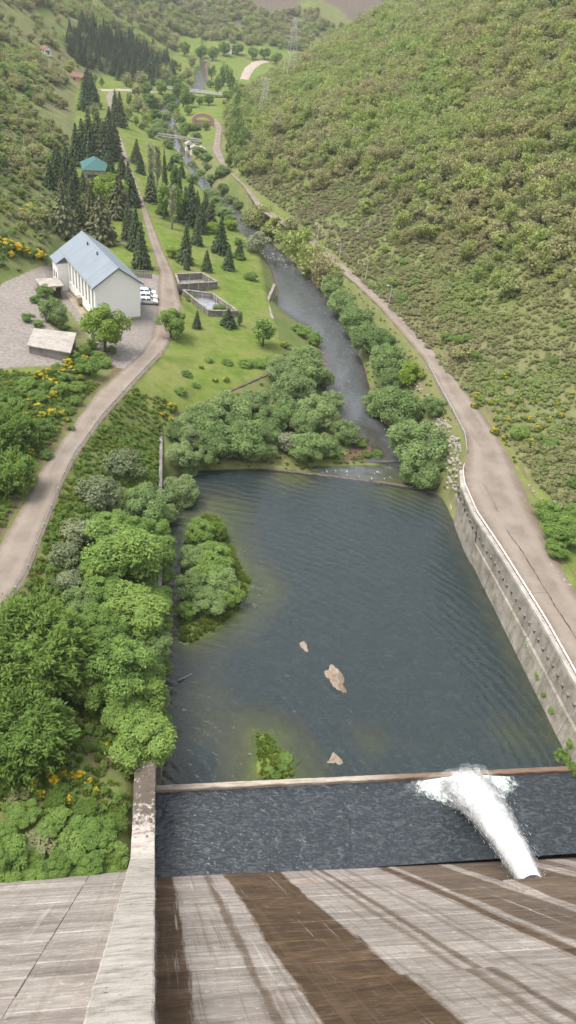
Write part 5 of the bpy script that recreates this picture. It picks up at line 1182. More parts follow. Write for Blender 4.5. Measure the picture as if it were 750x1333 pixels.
def plant(kind, name, px_, py_, rpx, label, cat, group=None, hs=1.0, base=False, **kw):
    """px, py: middle of the crown (or foot of the trunk when base) in the photograph; rpx its half width"""
    rpx = rpx * (1.22 if kind in ('willow', 'ash', 'oak', 'maple', 'dusty', 'bright', 'greenbush', 'column') else 1.1)
    if base: g = ground(px_, py_)
    else:
        g = ground(px_, py_)
        for _ in range(2):
            r = rpx * pr(g)[2] / FPX; g = stand(px_, py_, r * KIT[kind]['asp'] * hs * .55)
    r = rpx * pr(g)[2] / FPX
    return grow(kind, name, g, r, label, cat, group, hs, **kw)
PL = []      # crown discs already placed (x, y, r)

# big trees on the left bank
G1 = 'leafy trees crowding the left bank'
plant('feather', 'feathery_tree', 38, 838, 66, 'large dark green feathery tree below the end of the guard rail', 'tree', hs=.9)
plant('feather', 'feathery_tree', 18, 945, 58, 'bright yellow-green feathery tree above the brambles by the dam', 'tree', hs=.8)
plant('feather', 'feathery_tree', 92, 850, 34, 'slim dark feathery tree wedged between the big feathery tree and the ash thicket', 'tree', hs=.9)
for q in [(190, 655, 29), (157, 712, 46), (205, 716, 25), (168, 795, 42), (204, 780, 22), (122, 812, 30), (152, 872, 44), (196, 843, 27), (182, 962, 40), (176, 905, 36), (118, 900, 26), (130, 768, 28), (205, 905, 17), (198, 690, 22), (140, 682, 24), (176, 690, 24), (186, 745, 27), (140, 832, 28), (186, 882, 26), (130, 856, 24), (162, 928, 28), (200, 938, 20), (104, 782, 22), (122, 742, 20), (213, 748, 13), (212, 812, 14), (211, 868, 13)]:
    zone = 'leafy tree directly behind the end of the dam side wall' if q == (182, 962, 40) else 'largest rounded leafy tree between the pale shrubs and the pool' if q == (157, 712, 46) else 'mid-green tree in the thicket close to the pale blossoming shrubs' if q[1] < 760 else 'mid-green tree in the thicket alongside the dark feathery trees' if q[1] < 870 else 'mid-green tree in the thicket close to the dam side wall'
    plant('ash' if (q[0] * 7 + q[1]) % 5 else 'willow', 'ash_tree', *q, zone, 'tree', None if 'directly' in zone or 'largest' in zone else zone.replace('mid-green tree', 'trees'), hs=rnd.uniform(.75, 1.05))
for q in [(160, 603, 24), (134, 638, 27), (100, 690, 24), (86, 722, 20), (88, 752, 17)]:
    plant('dusty', 'blossoming_shrub', *q, 'pale grey-green blossoming shrub between the guard rail and the bank thicket', 'shrub', 'pale shrubs below the guard rail')
for q in [(238, 590, 21), (236, 638, 23), (229, 560, 14), (216, 668, 14), (246, 612, 12)]:
    plant('willow', 'willow', *q, 'willow leaning over the channel wall along the left bank', 'willow', 'willows along the channel wall')
# thicket on the gravel bar
for q in [(262, 545, 25), (300, 530, 27), (334, 519, 20), (286, 574, 24), (320, 572, 27), (352, 545, 20), (345, 585, 14), (384, 505, 27), (398, 474, 27), (368, 478, 20), (412, 532, 24), (432, 522, 16), (400, 578, 22), (424, 578, 17), (447, 560, 17), (250, 566, 18), (420, 492, 14), (375, 535, 20), (310, 552, 18), (342, 562, 20), (395, 550, 18), (270, 590, 15)]:
    z_ = 'close under the dry stone wall' if q[1] < 545 and q[0] < 360 else 'at the edge of the pool' if q[1] > 560 else 'beside the river narrows'
    plant('willow', 'willow', *q, 'rounded willow of the gravel bar thicket, ' + z_, 'willow', 'gravel bar willows ' + z_)
plant('dusty', 'grey_willow', 372, 572, 19, 'pale grey willow at the water edge of the gravel bar thicket', 'willow')
plant('dusty', 'grey_willow', 452, 562, 17, 'olive grey willow beside the river narrows on the gravel bar', 'willow')
for q in [(468, 575, 8), (492, 590, 7), (478, 590, 6), (275, 620, 7), (410, 440, 12), (395, 430, 10), (385, 424, 8), (270, 608, 4)]:
    plant('greenbush', 'waterside_bush', *q, 'small green bush at the water edge beyond the pool', 'bush', 'little bushes along the river edge')
# island
for q in [(262, 690, 20), (256, 726, 22), (282, 722, 24), (252, 762, 24), (288, 756, 24), (272, 782, 22), (302, 772, 17), (242, 794, 14), (270, 745, 22)]:
    plant('willow' if q[0] % 4 == 0 else 'ash', 'island_bush', *q, 'leafy green bush on the small island inside the pool', 'bush', 'bushes on the pool island', hs=.8)
for q in [(280, 690, 13), (270, 712, 12)]:
    plant('feather', 'island_tall_bush', *q, 'fresh green feathery bush rising from the pool island', 'bush', 'feathery bushes on the pool island')
# right bank of the river
for q in [(545, 578, 38), (520, 528, 30), (496, 522, 22), (504, 470, 25), (548, 612, 25), (482, 438, 23), (466, 414, 22), (448, 393, 20), (434, 372, 18), (495, 442, 17), (566, 527, 16), (510, 490, 18), (470, 432, 15), (530, 560, 20), (570, 600, 13), (455, 404, 13)]:
    z_ = 'beside the rubble bank near the end of the weir' if q[1] > 555 else 'between the river and the short grey guard rail' if q[1] > 460 else 'between the river and the road below the lamp posts'
    plant('willow', 'willow', *q, 'dense rounded willow ' + z_, 'willow', 'willows ' + z_)
plant('bright', 'bright_shrub', 536, 485, 16, 'vivid green shrub among the willows below the riverside road', 'shrub')
for q in [(420, 354, 20), (402, 337, 20), (388, 323, 18), (374, 306, 16), (360, 293, 15), (412, 344, 17), (345, 283, 14), (438, 354, 11), (395, 312, 13), (380, 292, 12), (432, 372, 14), (446, 384, 13), (352, 300, 12), (330, 285, 12)]:
    plant('oak', 'riverside_tree', *q, 'yellow-green tree between the rapids and the riverside road', 'tree', 'yellow-green trees beside the rapids')
plant('dusty', 'olive_willow', 336, 313, 17, 'olive brown willow at the head of the lawn beside the rapids', 'willow')
for i in range(46):        # farther down the river
    yy = rnd.uniform(236, 420); side = rnd.choice((-1, 1, 1)); x = (cX(W_L, yy) - rnd.uniform(1.5, 5)) if side < 0 else (cX(W_R, yy) + rnd.uniform(1.2, 9))
    if side > 0 and x > cX(RR_L, yy) - 1.5: continue
    if abs(yy - 372) < 16 and side > 0: continue
    g = np.array([x, yy, float(look(np.array([x]), np.array([yy]))[0])])
    grow('willow', 'river_willow', g, rnd.uniform(2.0, 3.6), 'grey-green willow lining the narrow river downstream of the rapids', 'willow', 'willows lining the lower river', .85)
# spruces and pines of the park: centre x, top y, foot y, half width
def conifer(kind, cx_, top, foot, hw, label, group=None, name=None):
    g = ground(cx_, foot); sc = pr(g)[2] / FPX; h = 1.0
    for _ in range(12):
        pass
    hw = hw * 1.38
    hs_ = np.linspace(1, 40, 300); ey = np.array([pr(g + np.array([0, 0, a]))[1] for a in hs_]); h = float(np.interp(-top, -ey, hs_)); r = hw * sc
    return grow(kind, name or kind, g, r, label, 'conifer', group, h / (r * KIT[kind]['asp']))
SG = 'spruces on the lawn'
for q in [(241, 291, 343, 9), (256, 285, 319, 6.5), (287, 279, 330, 10), (269, 325, 353, 6), (297, 319, 351, 7), (243, 325, 351, 3.5), (211, 245, 279, 7), (240, 239, 287, 9), (249, 231, 295, 9), (261, 261, 303, 8), (273, 258, 298, 8.5), (266, 250, 292, 8), (215, 191, 250, 4), (223, 202, 223, 5), (237, 210, 231, 4), (229, 215, 250, 7), (256, 245, 285, 7)]:
    conifer('spruce', *q, 'dark green spruce on the lawn between the lane and the river', SG)
for q in [(197, 221, 263, 8), (177, 178, 213, 7), (183, 199, 226, 5), (176, 271, 325, 10), (185, 290, 350, 9), (171, 207, 268, 9), (159, 202, 231, 8), (141, 197, 225, 8), (166, 265, 312, 7), (180, 305, 346, 7), (172, 225, 262, 8), (190, 322, 350, 6)]:
    conifer('spruce', *q, 'dark spruce in the row bordering the tree-lined lane', 'spruces bordering the lane')
for q in [(117, 86, 134, 9), (122, 92, 140, 8), (112, 95, 145, 8), (150, 115, 163, 7), (157, 118, 165, 7), (108, 150, 205, 9), (118, 138, 207, 10), (129, 140, 203, 10), (139, 136, 203, 10), (149, 146, 205, 9), (77, 186, 244, 10), (88, 182, 250, 9), (96, 205, 258, 10), (72, 190, 246, 7), (109, 222, 262, 8), (124, 226, 266, 8), (141, 215, 252, 8), (100, 160, 215, 9), (134, 155, 210, 9), (145, 160, 208, 9), (103, 255, 303, 9), (155, 225, 262, 9), (116, 235, 275, 8), (84, 205, 258, 9), (66, 205, 246, 7), (93, 230, 270, 8), (132, 228, 262, 7)]:
    conifer('spruce', *q, 'tall dark spruce in the grove around the teal-roofed house', 'spruces of the grove')
conifer('pine', 84, 236, 308, 15, 'brownish green pine behind the far end of the power house'); conifer('pine', 131, 250, 316, 18, 'broad olive pine rising behind the power house roof'); conifer('pine', 155, 224, 284, 14, 'pale green pine between the lane and the power house lawn')
conifer('pine', 118, 248, 300, 12, 'slim dark pine between the two broad pines behind the power house')
plant('maple', 'park_tree', 143, 245, 20, 'bright green deciduous tree among the dark conifers behind the power house', 'tree')
plant('bright', 'park_bush', 112, 258, 7, 'pale fresh green bush at the foot of the spruce grove', 'bush')
for q in [(196, 184, 252, 9), (205, 188, 250, 8), (224, 238, 298, 9)]:
    conifer('poplar', *q, 'slender pale poplar just coming into leaf beside the lane', 'pale poplars by the lane')
for q in [(213, 235, 285, 9), (228, 210, 250, 8), (232, 235, 290, 9)]:
    conifer('column', *q, 'fresh green slender tree among the lawn spruces', 'slender green trees among the spruces')
plant('bright', 'park_bush', 225, 325, 10, 'vivid lime bush beside the lane', 'bush'); plant('bright', 'park_bush', 279, 295, 9, 'vivid lime bush close to the river spruces', 'bush'); plant('bright', 'park_bush', 300, 291, 8, 'light green round bush near the river bend', 'bush')
# single trees on the lawn
plant('ash', 'lawn_tree', 223, 419, 19, 'round green tree at the lane junction beside the guard rail end', 'tree', hs=.95)
plant('column', 'lawn_tree', 344, 429, 14, 'upright olive tree standing alone on the lawn near the river', 'tree', hs=.75)
plant('maple', 'yard_tree', 136, 424, 27, 'bright green tree in front of the white gable wall', 'tree')
plant('willow', 'yard_tree', 70, 404, 16, 'grey-green small tree on the strip beside the loading platform', 'tree', hs=1.2)
for q, l in [((57, 378, 11), 'low bush behind the grey-green tree in the yard'), ((36, 412, 9), 'weedy bush at the yard edge near the concrete shed'), ((58, 395, 9), 'bush at the foot of the grey-green yard tree'), ((46, 388, 8), 'ragged bush between the yard and the loading platform'), ((50, 420, 7), 'small bush close above the concrete shed roof'), ((84, 425, 8), 'bush between the concrete shed and the power house'), ((249, 386, 7), 'dark bush at the corner of the water tank'), ((286, 400, 8), 'bush overlapping the rim of the water tank'), ((312, 331, 8), 'little round tree near the walled river bank'), ((327, 358, 8), 'olive bush on the lawn above the river wall'), ((311, 313, 8), 'leafy bush beside the pointed lawn spruce')]:
    plant('greenbush', 'garden_bush', *q, l, 'bush')
conifer('cypress', 312, 404, 424, 3.2, 'little dark cypress beside the water tank'); conifer('spruce', 297, 400, 424, 9, 'stubby grey-green spruce below the water tank'); conifer('spruce', 256, 404, 427, 5, 'sapling spruce on the lawn near the junction tree')
conifer('spruce', 311, 312, 336, 6, 'pale young spruce near the river end of the lawn')
for q in [(272, 468, 7), (296, 470, 8), (320, 472, 10), (335, 472, 10), (355, 468, 9), (243, 485, 8), (235, 508, 9), (255, 500, 6), (398, 428, 9), (374, 462, 7)]:
    plant('greenbush', 'lawn_shrub', *q, 'low olive shrub on the lower lawn above the dry stone wall', 'shrub', 'low shrubs on the lower lawn', hs=.55)
for q in [(225, 529, 8), (222, 545, 6), (212, 538, 5), (372, 448, 7), (262, 477, 3.5), (294, 493, 5), (280, 494, 4)]:
    plant('broom', 'broom_bush', *q, 'yellow flowering broom on the lawn slope near the stone wall', 'broom', 'broom bushes on the lawn slope')
for q in [(50, 487, 9), (63, 484, 10), (70, 497, 9), (88, 472, 9), (72, 512, 8), (68, 536, 9), (80, 536, 7), (50, 528, 8), (30, 540, 9), (38, 588, 9), (95, 480, 7), (28, 505, 5), (45, 548, 7), (110, 465, 7), (105, 490, 6), (58, 492, 8), (80, 482, 7), (40, 520, 7), (60, 518, 7), (55, 540, 6), (88, 545, 5), (18, 535, 6), (100, 470, 6)]:
    plant('broom', 'broom_bush', *q, 'yellow flowering broom on the bank between the gravel yard and left road', 'broom', 'broom bushes below the gravel yard', flower=rnd.uniform(.7, .95))
for q in [(8, 318, 11), (22, 322, 10), (34, 327, 10), (48, 331, 9), (56, 334, 7), (40, 268, 7), (30, 275, 6), (2, 312, 9), (14, 330, 8)]:
    plant('broom', 'broom_bush', *q, 'yellow flowering broom at the hill foot behind the gravel yard', 'broom', 'broom bushes behind the gravel yard', flower=.9)
for q in [(12, 555, 30), (8, 610, 30)]:
    plant('feather', 'bank_tree', *q, 'dark green feathery tree on the uphill side of the left road', 'tree', 'dark trees uphill of the left road')
for q in [(58, 555, 15), (115, 476, 17), (125, 462, 12), (48, 515, 12), (36, 497, 11), (78, 505, 12), (98, 520, 9), (60, 590, 9), (28, 580, 13), (100, 502, 10), (92, 555, 6), (135, 470, 10), (22, 525, 12), (95, 462, 10), (108, 455, 10), (118, 448, 9), (30, 508, 9), (60, 500, 9), (85, 490, 9), (105, 478, 9), (12, 515, 10), (0, 530, 12), (145, 455, 8), (75, 478, 8)]:
    plant('greenbush', 'bank_bush', *q, 'rounded green bush on the bank above the left road', 'bush', 'green bushes above the left road')
# broom and scrub by the dam
for q in [(45, 1020, 11), (68, 1014, 12), (82, 1008, 9), (100, 1010, 13), (115, 1018, 9), (92, 1040, 8), (52, 1034, 8), (138, 970, 7), (5, 975, 12), (12, 1012, 9), (125, 1028, 6)]:
    plant('broom', 'broom_bush', *q, 'yellow flowering broom on the bare slope beside the dam wall', 'broom', 'broom bushes beside the dam', flower=rnd.uniform(.75, .95))
for q in [(15, 1110, 26), (50, 1095, 24), (90, 1105, 24), (125, 1085, 24), (150, 1110, 19), (30, 1060, 20), (70, 1065, 20), (20, 1138, 20), (70, 1128, 20), (115, 1125, 20), (60, 1078, 14), (150, 1070, 12), (95, 1075, 16), (5, 1085, 16), (140, 1128, 15), (110, 1050, 12), (20, 1035, 15), (72, 1040, 12), (35, 1125, 18), (98, 1132, 16), (10, 1152, 18), (45, 1147, 18), (80, 1146, 17), (110, 1143, 16), (135, 1140, 15), (155, 1134, 12), (30, 1150, 16), (62, 1150, 15), (95, 1147, 14), (122, 1144, 14), (150, 1138, 12), (0, 1120, 20)]:
    plant(('greenbush', 'greenbush', 'feather', 'greenbush', 'ash', 'bush')[int(q[0] + q[1]) % 6], 'bramble', *q, 'green bramble mound at the foot of the dam face', 'bush', 'brambles at the foot of the dam', hs=rnd.uniform(.5, .8))
# right side
for q in [(735, 690, 25), (712, 662, 17), (748, 668, 15), (725, 712, 16)]:
    plant('ash', 'roadside_bush', *q, 'dense fresh green bush on the hill side of the right road', 'bush', 'green bushes on the hill side of the right road', hs=.7)
for q in [(735, 985, 13), (748, 1000, 12), (722, 925, 9), (745, 968, 10), (690, 840, 6), (704, 880, 8), (712, 905, 8), (600, 640, 6)]:
    plant('greenbush', 'wall_bush', *q, 'green bush sprouting from the foot of the retaining wall', 'bush', 'bushes at the retaining wall foot')
for q in [(372, 986, 11), (366, 998, 9), (358, 1006, 8), (383, 992, 7), (352, 1000, 6), (424, 868, 5)]:
    plant('greenbush', 'water_plant', *q, 'bright green clump of water plants on the shoal by the sill', 'water plant', 'water plants on the shoal', hs=.32)

# ------------------------------------------------------------------ hillsides
def free(x, y):
    ok = np.ones(len(x), bool)
    return ok
def scatter(n, x0, x1, y0, y1, dens):
    x = RNG.uniform(x0, x1, n); y = RNG.uniform(y0, y1, n); k = RNG.random(n) < dens(x, y); x, y = x[k], y[k]; return np.stack([x, y, look(x, y)], 1)
def in_view(P, lift=1.5, mx=30):
    c = (P + np.array([0, 0, lift - CAM_H])) @ ROT; px_ = PCX + FPX * c[:, 0] / c[:, 2]; py_ = PCY + FPX * c[:, 1] / c[:, 2]
    return (c[:, 2] > 0) & (px_ > -mx) & (px_ < 750 + mx) & (py_ > -mx) & (py_ < 1333 + mx), c[:, 2]
def stuff(name, P, r, crowns, label, cat, sz=None):
    n = len(P); me = bpy.data.meshes.new(name); me.vertices.add(n); me.vertices.foreach_set('co', np.ascontiguousarray(P, np.float32).ravel())
    for nm, ty, v in (('scl', 'FLOAT', r), ('rz', 'FLOAT', RNG.random(n) * 6.283), ('idx', 'INT', RNG.integers(0, len(crowns), n))):
        a = me.attributes.new(nm, ty, 'POINT'); a.data.foreach_set('value', np.ascontiguousarray(v, np.int32 if ty == 'INT' else np.float32))
    o = obj(name, me); tag(o, label, cat, None, 'stuff')
    kc = bpy.data.collections.new(name + '_kit')
    for c in crowns: kc.objects.link(bpy.data.objects.new(name + '_plant', c))
    ng = bpy.data.node_groups.new(name, 'GeometryNodeTree'); ng.interface.new_socket('Geometry', in_out='INPUT', socket_type='NodeSocketGeometry'); ng.interface.new_socket('Geometry', in_out='OUTPUT', socket_type='NodeSocketGeometry')
    N = ng.nodes; gi = N.new('NodeGroupInput'); go = N.new('NodeGroupOutput'); ip = N.new('GeometryNodeInstanceOnPoints'); ci = N.new('GeometryNodeCollectionInfo')
    ci.inputs['Collection'].default_value = kc; ci.inputs['Separate Children'].default_value = True; ci.inputs['Reset Children'].default_value = True
    def na(nm, dt):
        q = N.new('GeometryNodeInputNamedAttribute'); q.data_type = dt; q.inputs['Name'].default_value = nm; return q.outputs['Attribute']
    er = N.new('FunctionNodeEulerToRotation'); cb = N.new('ShaderNodeCombineXYZ'); Lk = ng.links.new
    Lk(na('rz', 'FLOAT'), cb.inputs[2]); Lk(cb.outputs[0], er.inputs[0]); Lk(er.outputs[0], ip.inputs['Rotation']); Lk(na('scl', 'FLOAT'), ip.inputs['Scale']); Lk(na('idx', 'INT'), ip.inputs['Instance Index'])
    ip.inputs['Pick Instance'].default_value = True; Lk(gi.outputs[0], ip.inputs['Points']); Lk(ci.outputs[0], ip.inputs['Instance']); Lk(ip.outputs[0], go.inputs[0])
    md = o.modifiers.new('plants', 'NODES'); md.node_group = ng; return o
def split300(P, r, n=300):
    v, z = in_view(P); size = np.where(v, r / np.maximum(z, 1), 0); od = np.argsort(-size); return od[:n], od[n:]
# oaks on the right slope: scrub below, closed wood above and beyond
def d_oak_r(x, y):
    dr = x - cX(T_R, y); up = dr - np.interp(y, [60, 130, 200, 280, 360], [62, 46, 26, 10, 4])
    nz = fbm(x / 26, y / 26, 3, 201); return (dr > 1.5) * np.clip(smooth(-24, 26, up) * 1.05 * smooth(.22, .5, nz + .12 * smooth(0, 60, up)) + .07 * (nz > .48), 0, 1)
P = scatter(60000, 22, 330, 45, 640, d_oak_r); v, z = in_view(P, 2, 60); P = P[v]
r = (1.0 + 2.4 * RNG.random(len(P)) ** 1.7) * (1 + .30 * smooth(250, 500, P[:, 1]))
a, b = split300(P, r)
for i in a: grow('oak', 'hillside_oak', P[i], r[i], 'yellow-green young oak on the scrubby slope above the right road', 'tree', 'oaks on the right slope', lite=False)
stuff('oak_wood', P[b], r[b], KIT['oak']['crowns'], 'yellow-green oak wood covering the upper right slope', 'wood')
# scrub on the lower right slope
def d_scr_r(x, y):
    dr = x - cX(T_R, y); up = dr - np.interp(y, [60, 130, 200, 280, 360], [62, 46, 26, 10, 4]); return (dr > .4) * (.35 + .65 * smooth(.35, .6, fbm(x / 9, y / 9, 3, 211))) * (1 - .45 * smooth(-5, 20, up))
P = scatter(95000, 30, 150, 45, 330, d_scr_r); v, z = in_view(P, .5, 40); P = P[v]; r = RNG.uniform(.3, 1.0, len(P)) ** 1.6 * 1.0
hz = fbm(P[:, 0] / 16 + 4, P[:, 1] / 16, 3, 221) + RNG.normal(size=len(P)) * .07
for cond, kind, nm, lab, g, cat in ((hz > .50, 'bush', 'scrub_bush', 'low grey-green scrub bush on the open slope above the right road', 'scrub on the right slope', 'bush'), (hz <= .50, 'heather', 'heather_clump', 'brownish heather clump on the open slope above the right road', 'heather on the right slope', 'heather')):
    Q, rq = P[cond], r[cond]; a, b = split300(Q, rq, 200)
    for i in a: grow(kind, nm, Q[i], rq[i], lab, cat, g, lite=True)
    stuff(nm + '_cover', Q[b], rq[b], KIT[kind]['crowns'], lab.replace('bush', 'cover').replace('clump', 'cover').replace('low ', 'continuous low '), cat)
# green bushes and broom low on the right slope
for i in range(60):
    yy = rnd.uniform(62, 300); x = cX(T_R, yy) + rnd.uniform(1.5, 40) * rnd.random() + 1; g = np.array([x, yy, float(look(np.array([x]), np.array([yy]))[0])])
    grow('greenbush', 'slope_bush', g, rnd.uniform(.7, 1.9), 'fresh green bush scattered on the lower right slope', 'bush', 'green bushes on the right slope', .9)
for q in [(640, 500), (655, 512), (668, 528), (690, 545), (703, 556), (660, 545), (640, 523), (676, 520), (730, 540), (700, 520), (650, 535), (690, 510), (715, 545), (745, 512), (622, 515), (735, 560), (682, 560), (660, 490), (725, 525), (645, 560), (618, 527), (710, 492), (657, 569), (694, 575)]:
    plant('broom', 'broom_bush', q[0], q[1], rnd.uniform(4, 7), 'yellow flowering broom scattered on the lower right slope', 'broom', 'broom bushes on the right slope', flower=rnd.uniform(.65, .9))
for q in [(330, 163, 4), (322, 168, 4), (306, 178, 3.5), (560, 440, 3), (575, 452, 3)]:
    plant('broom', 'broom_bush', *q, 'small yellow broom beside the riverside road on the hill foot', 'broom', 'broom bushes along the riverside road')
# left slope
def d_oak_l(x, y):
    dl = cX(T_L, y) - x; nz = fbm(x / 24 + 8, y / 24, 3, 231); wood = smooth(430, 520, y) * smooth(740, 640, y) * smooth(70, 40, dl)
    return (dl > 3) * np.clip(smooth(.22, .48, nz) * (.25 + .75 * smooth(215, 270, y)) * (1 - .9 * wood), 0, 1)
P = scatter(24000, -330, -20, 184, 720, d_oak_l); v, z = in_view(P, 2, 60); P = P[v]; r = (.9 + 2.0 * RNG.random(len(P)) ** 1.5) * (1 + .3 * smooth(300, 500, P[:, 1])); a, b = split300(P, r, 150)
for i in a: grow('oak' if rnd.random() < .75 else 'ash', 'left_slope_tree', P[i], r[i], 'light green tree on the slope behind the power house and spruce grove', 'tree', 'trees on the left slope', .9)
stuff('left_slope_wood', P[b], r[b], KIT['oak']['crowns'], 'light green wood covering the left valley side', 'wood')
P = scatter(9000, -120, -22, 50, 330, lambda x, y: ((cX(T_L, y) - x) > .8) * (.3 + .7 * smooth(.35, .6, fbm(x / 9, y / 9, 3, 241)))); v, z = in_view(P, .5, 40); P = P[v]; r = RNG.uniform(.5, 1.3, len(P)); hz = RNG.random(len(P))
for lo, hi, kind, nm, lab, cat in ((0, .45, 'greenbush', 'slope_bush', 'green bush on the lower left slope above the gravel yard', 'bush'), (.45, .72, 'heather', 'heather_clump', 'brown heather clump on the lower left slope', 'heather'), (.72, 1, 'dusty', 'grey_shrub', 'grey bare-twigged shrub on the lower left slope', 'shrub')):
    k = (hz >= lo) & (hz < hi); Q, rq = P[k], r[k]; a, b = split300(Q, rq, 110)
    for i in a: grow(kind, nm, Q[i], rq[i], lab, cat, nm.replace('_', ' ') + ' group on the left slope', lite=True)
    stuff('left_' + nm + '_cover', Q[b], rq[b], KIT[kind]['crowns'], lab.split(' on ')[0] + ' cover filling the left slope', cat)
# dark pine wood far on the left
Q = [(x, y) for x, y in zip(RNG.uniform(88, 226, 900), RNG.uniform(30, 112, 900)) if y > np.interp(x, [88, 110, 130, 160, 180, 200, 226], [52, 36, 44, 50, 66, 70, 90]) + 6 * math.sin(x * .4) and y < np.interp(x, [88, 105, 125, 160, 200, 226], [66, 84, 88, 104, 111, 104]) + 4 * math.sin(x * .7)][:230]
for q in Q:
    g = ground(*q); grow('spruce', 'wood_conifer', g, rnd.uniform(2.0, 3.0), 'dark conifer in the dense wood on the far left slope', 'conifer', 'conifers of the far left wood', rnd.uniform(.75, 1.0), lite=True)
# trees of the far valley floor
def far_tree(kind, px_, py_, rpx, hs=1.0):
    return plant(kind, 'valley_tree', px_, py_, rpx, {'column': 'tall green tree in the belt between the meadows', 'ash': 'round green tree on the far valley floor', 'oak': 'yellow-green tree on the far valley floor', 'willow': 'grey-green tree beside the far river'}[kind], 'tree', {'column': 'tall trees between the meadows', 'ash': 'round trees of the valley floor', 'oak': 'yellow-green trees of the valley floor', 'willow': 'grey-green trees by the far river'}[kind], hs)
for q in [(306, 118, 7), (300, 100, 7), (291, 95, 7), (313, 130, 8), (306, 150, 8), (312, 165, 8), (300, 188, 7), (310, 185, 8), (318, 178, 7), (325, 150, 7), (298, 205, 6), (316, 118, 6), (284, 108, 6), (322, 132, 7), (304, 172, 7), (276, 92, 5), (240, 170, 6), (239, 125, 6)]: far_tree('column', *q)
for q in [(235, 118, 11), (222, 128, 9), (245, 128, 9), (210, 112, 8), (272, 128, 7), (228, 105, 8), (268, 163, 5), (202, 150, 9), (212, 165, 8), (195, 130, 10), (190, 115, 8), (245, 142, 6), (260, 130, 5), (277, 68, 8), (292, 62, 8), (262, 66, 8), (310, 62, 7), (240, 62, 8), (345, 68, 7), (360, 74, 7), (372, 82, 7), (355, 92, 4), (345, 104, 3), (338, 103, 3), (352, 118, 3), (362, 106, 3), (330, 68, 7)]: far_tree('ash', *q)
for q in [(185, 105, 9), (178, 118, 8), (215, 95, 9), (228, 85, 9), (180, 135, 9), (230, 150, 7), (222, 175, 7), (205, 135, 9), (248, 105, 5), (190, 155, 8), (250, 80, 6), (245, 95, 6), (330, 200, 7), (338, 215, 8), (320, 205, 6), (340, 180, 8), (332, 190, 7), (350, 200, 9)]: far_tree('oak', *q)
for q in [(215, 150, 8), (225, 138, 8), (236, 155, 6), (218, 185, 6), (198, 172, 7), (250, 215, 6), (262, 225, 7), (276, 232, 7), (290, 245, 8), (300, 258, 8), (285, 225, 6), (310, 265, 7), (270, 215, 6), (322, 282, 8)]: far_tree('willow', *q)
for i in range(110):
    yy = rnd.uniform(385, 640); x = rnd.uniform(cX(T_L, yy) + 4, cX(W_R, yy) + 10) if rnd.random() < .75 else rnd.uniform(cX(T_R, yy) - 14, cX(T_R, yy))
    if abs(x - (cX(LR_L, yy) + cX(LR_R, yy)) / 2) < 5 or (yy < 455 and x > cX(RR_L, yy) - 3) or abs(x - (cX(W_L, yy) + cX(W_R, yy)) / 2) < 4 or (8 < x < 34 and 380 < yy < 535) or 535 < yy < 548: continue
    kind = rnd.choice(('willow', 'ash', 'oak', 'oak', 'column')); g = np.array([x, yy, float(look(np.array([x]), np.array([yy]))[0])]); L_ = {'column': 'tall green tree in the belt between the meadows', 'ash': 'round green tree on the far valley floor', 'oak': 'yellow-green tree on the far valley floor', 'willow': 'grey-green tree beside the far river'}[kind]
    grow(kind, 'valley_tree', g, rnd.uniform(1.8, 4.0) * (.6 if kind == 'column' else 1), L_, 'tree', {'column': 'tall trees between the meadows', 'ash': 'round trees of the valley floor', 'oak': 'yellow-green trees of the valley floor', 'willow': 'grey-green trees by the far river'}[kind])
# woods on the spurs that close the valley
P = scatter(17000, -320, 420, 690, 1500, lambda x, y: smooth(.34, .52, fbm(x / 70, y / 70, 3, 261)) * ((x < cX(T_L, y)) | (x > cX(T_R, y)) | (y > 850))); v, z = in_view(P, 3, 40); P = P[v]; r = RNG.uniform(2.5, 5, len(P)) 
stuff('far_wood', P, r, KIT['oak']['crowns'], 'hazy far woods on the spurs closing the valley', 'wood')
# weeds and tall grass on the banks
P = scatter(26000, -34, 2, 41, 122, lambda x, y: (x > cX(LR_R, y) + .4) * (x < cX(B_L, y)) * (.25 + .75 * smooth(.4, .6, fbm(x / 5, y / 5, 3, 271))) + (x < cX(LR_L, y) - .8) * .5)
stuff('bank_weeds', P, RNG.uniform(.25, .6, len(P)), TUFT + KIT['greenbush']['crowns'][:1], 'tall grass and weeds on the left banks', 'weeds')
P = scatter(9000, 8, 60, 100, 230, lambda x, y: ((x > cX(W_R, y) + .5) & (x < cX(RR_L, y) - .6)) * .55 + ((x > cX(RR_R, y) + .2) & (x < cX(T_R, y) + 1)) * .8 + ((x < cX(W_L, y)) & (y > 108) & (y < 135) & (x > 2) & (y < 117 + (x - 1) * .93)) * .8)
stuff('river_weeds', P, RNG.uniform(.22, .5, len(P)), TUFT, 'grass and weeds along the river and the right road', 'weeds')
xy = RNG.uniform((2, 66), (14, 97), (2500, 2)); k = sdpoly(xy[:, 0], xy[:, 1], ISLAND) < -.5; xy = xy[k]
stuff('island_grass', np.c_[xy, hgt(xy[:, 0], xy[:, 1])], RNG.uniform(.25, .6, len(xy)), TUFT, 'bright grass covering the pool island', 'grass')
xy = RNG.uniform((11, 48), (25, 57), (1500, 2)); k = sdpoly(xy[:, 0], xy[:, 1], SHOAL) < -.3; xy = xy[k]
stuff('shoal_weed', np.c_[xy, np.maximum(-.05, hgt(xy[:, 0], xy[:, 1]))], RNG.uniform(.15, .35, len(xy)), TUFT, 'pale green water weed on the shoal by the sill', 'weeds')

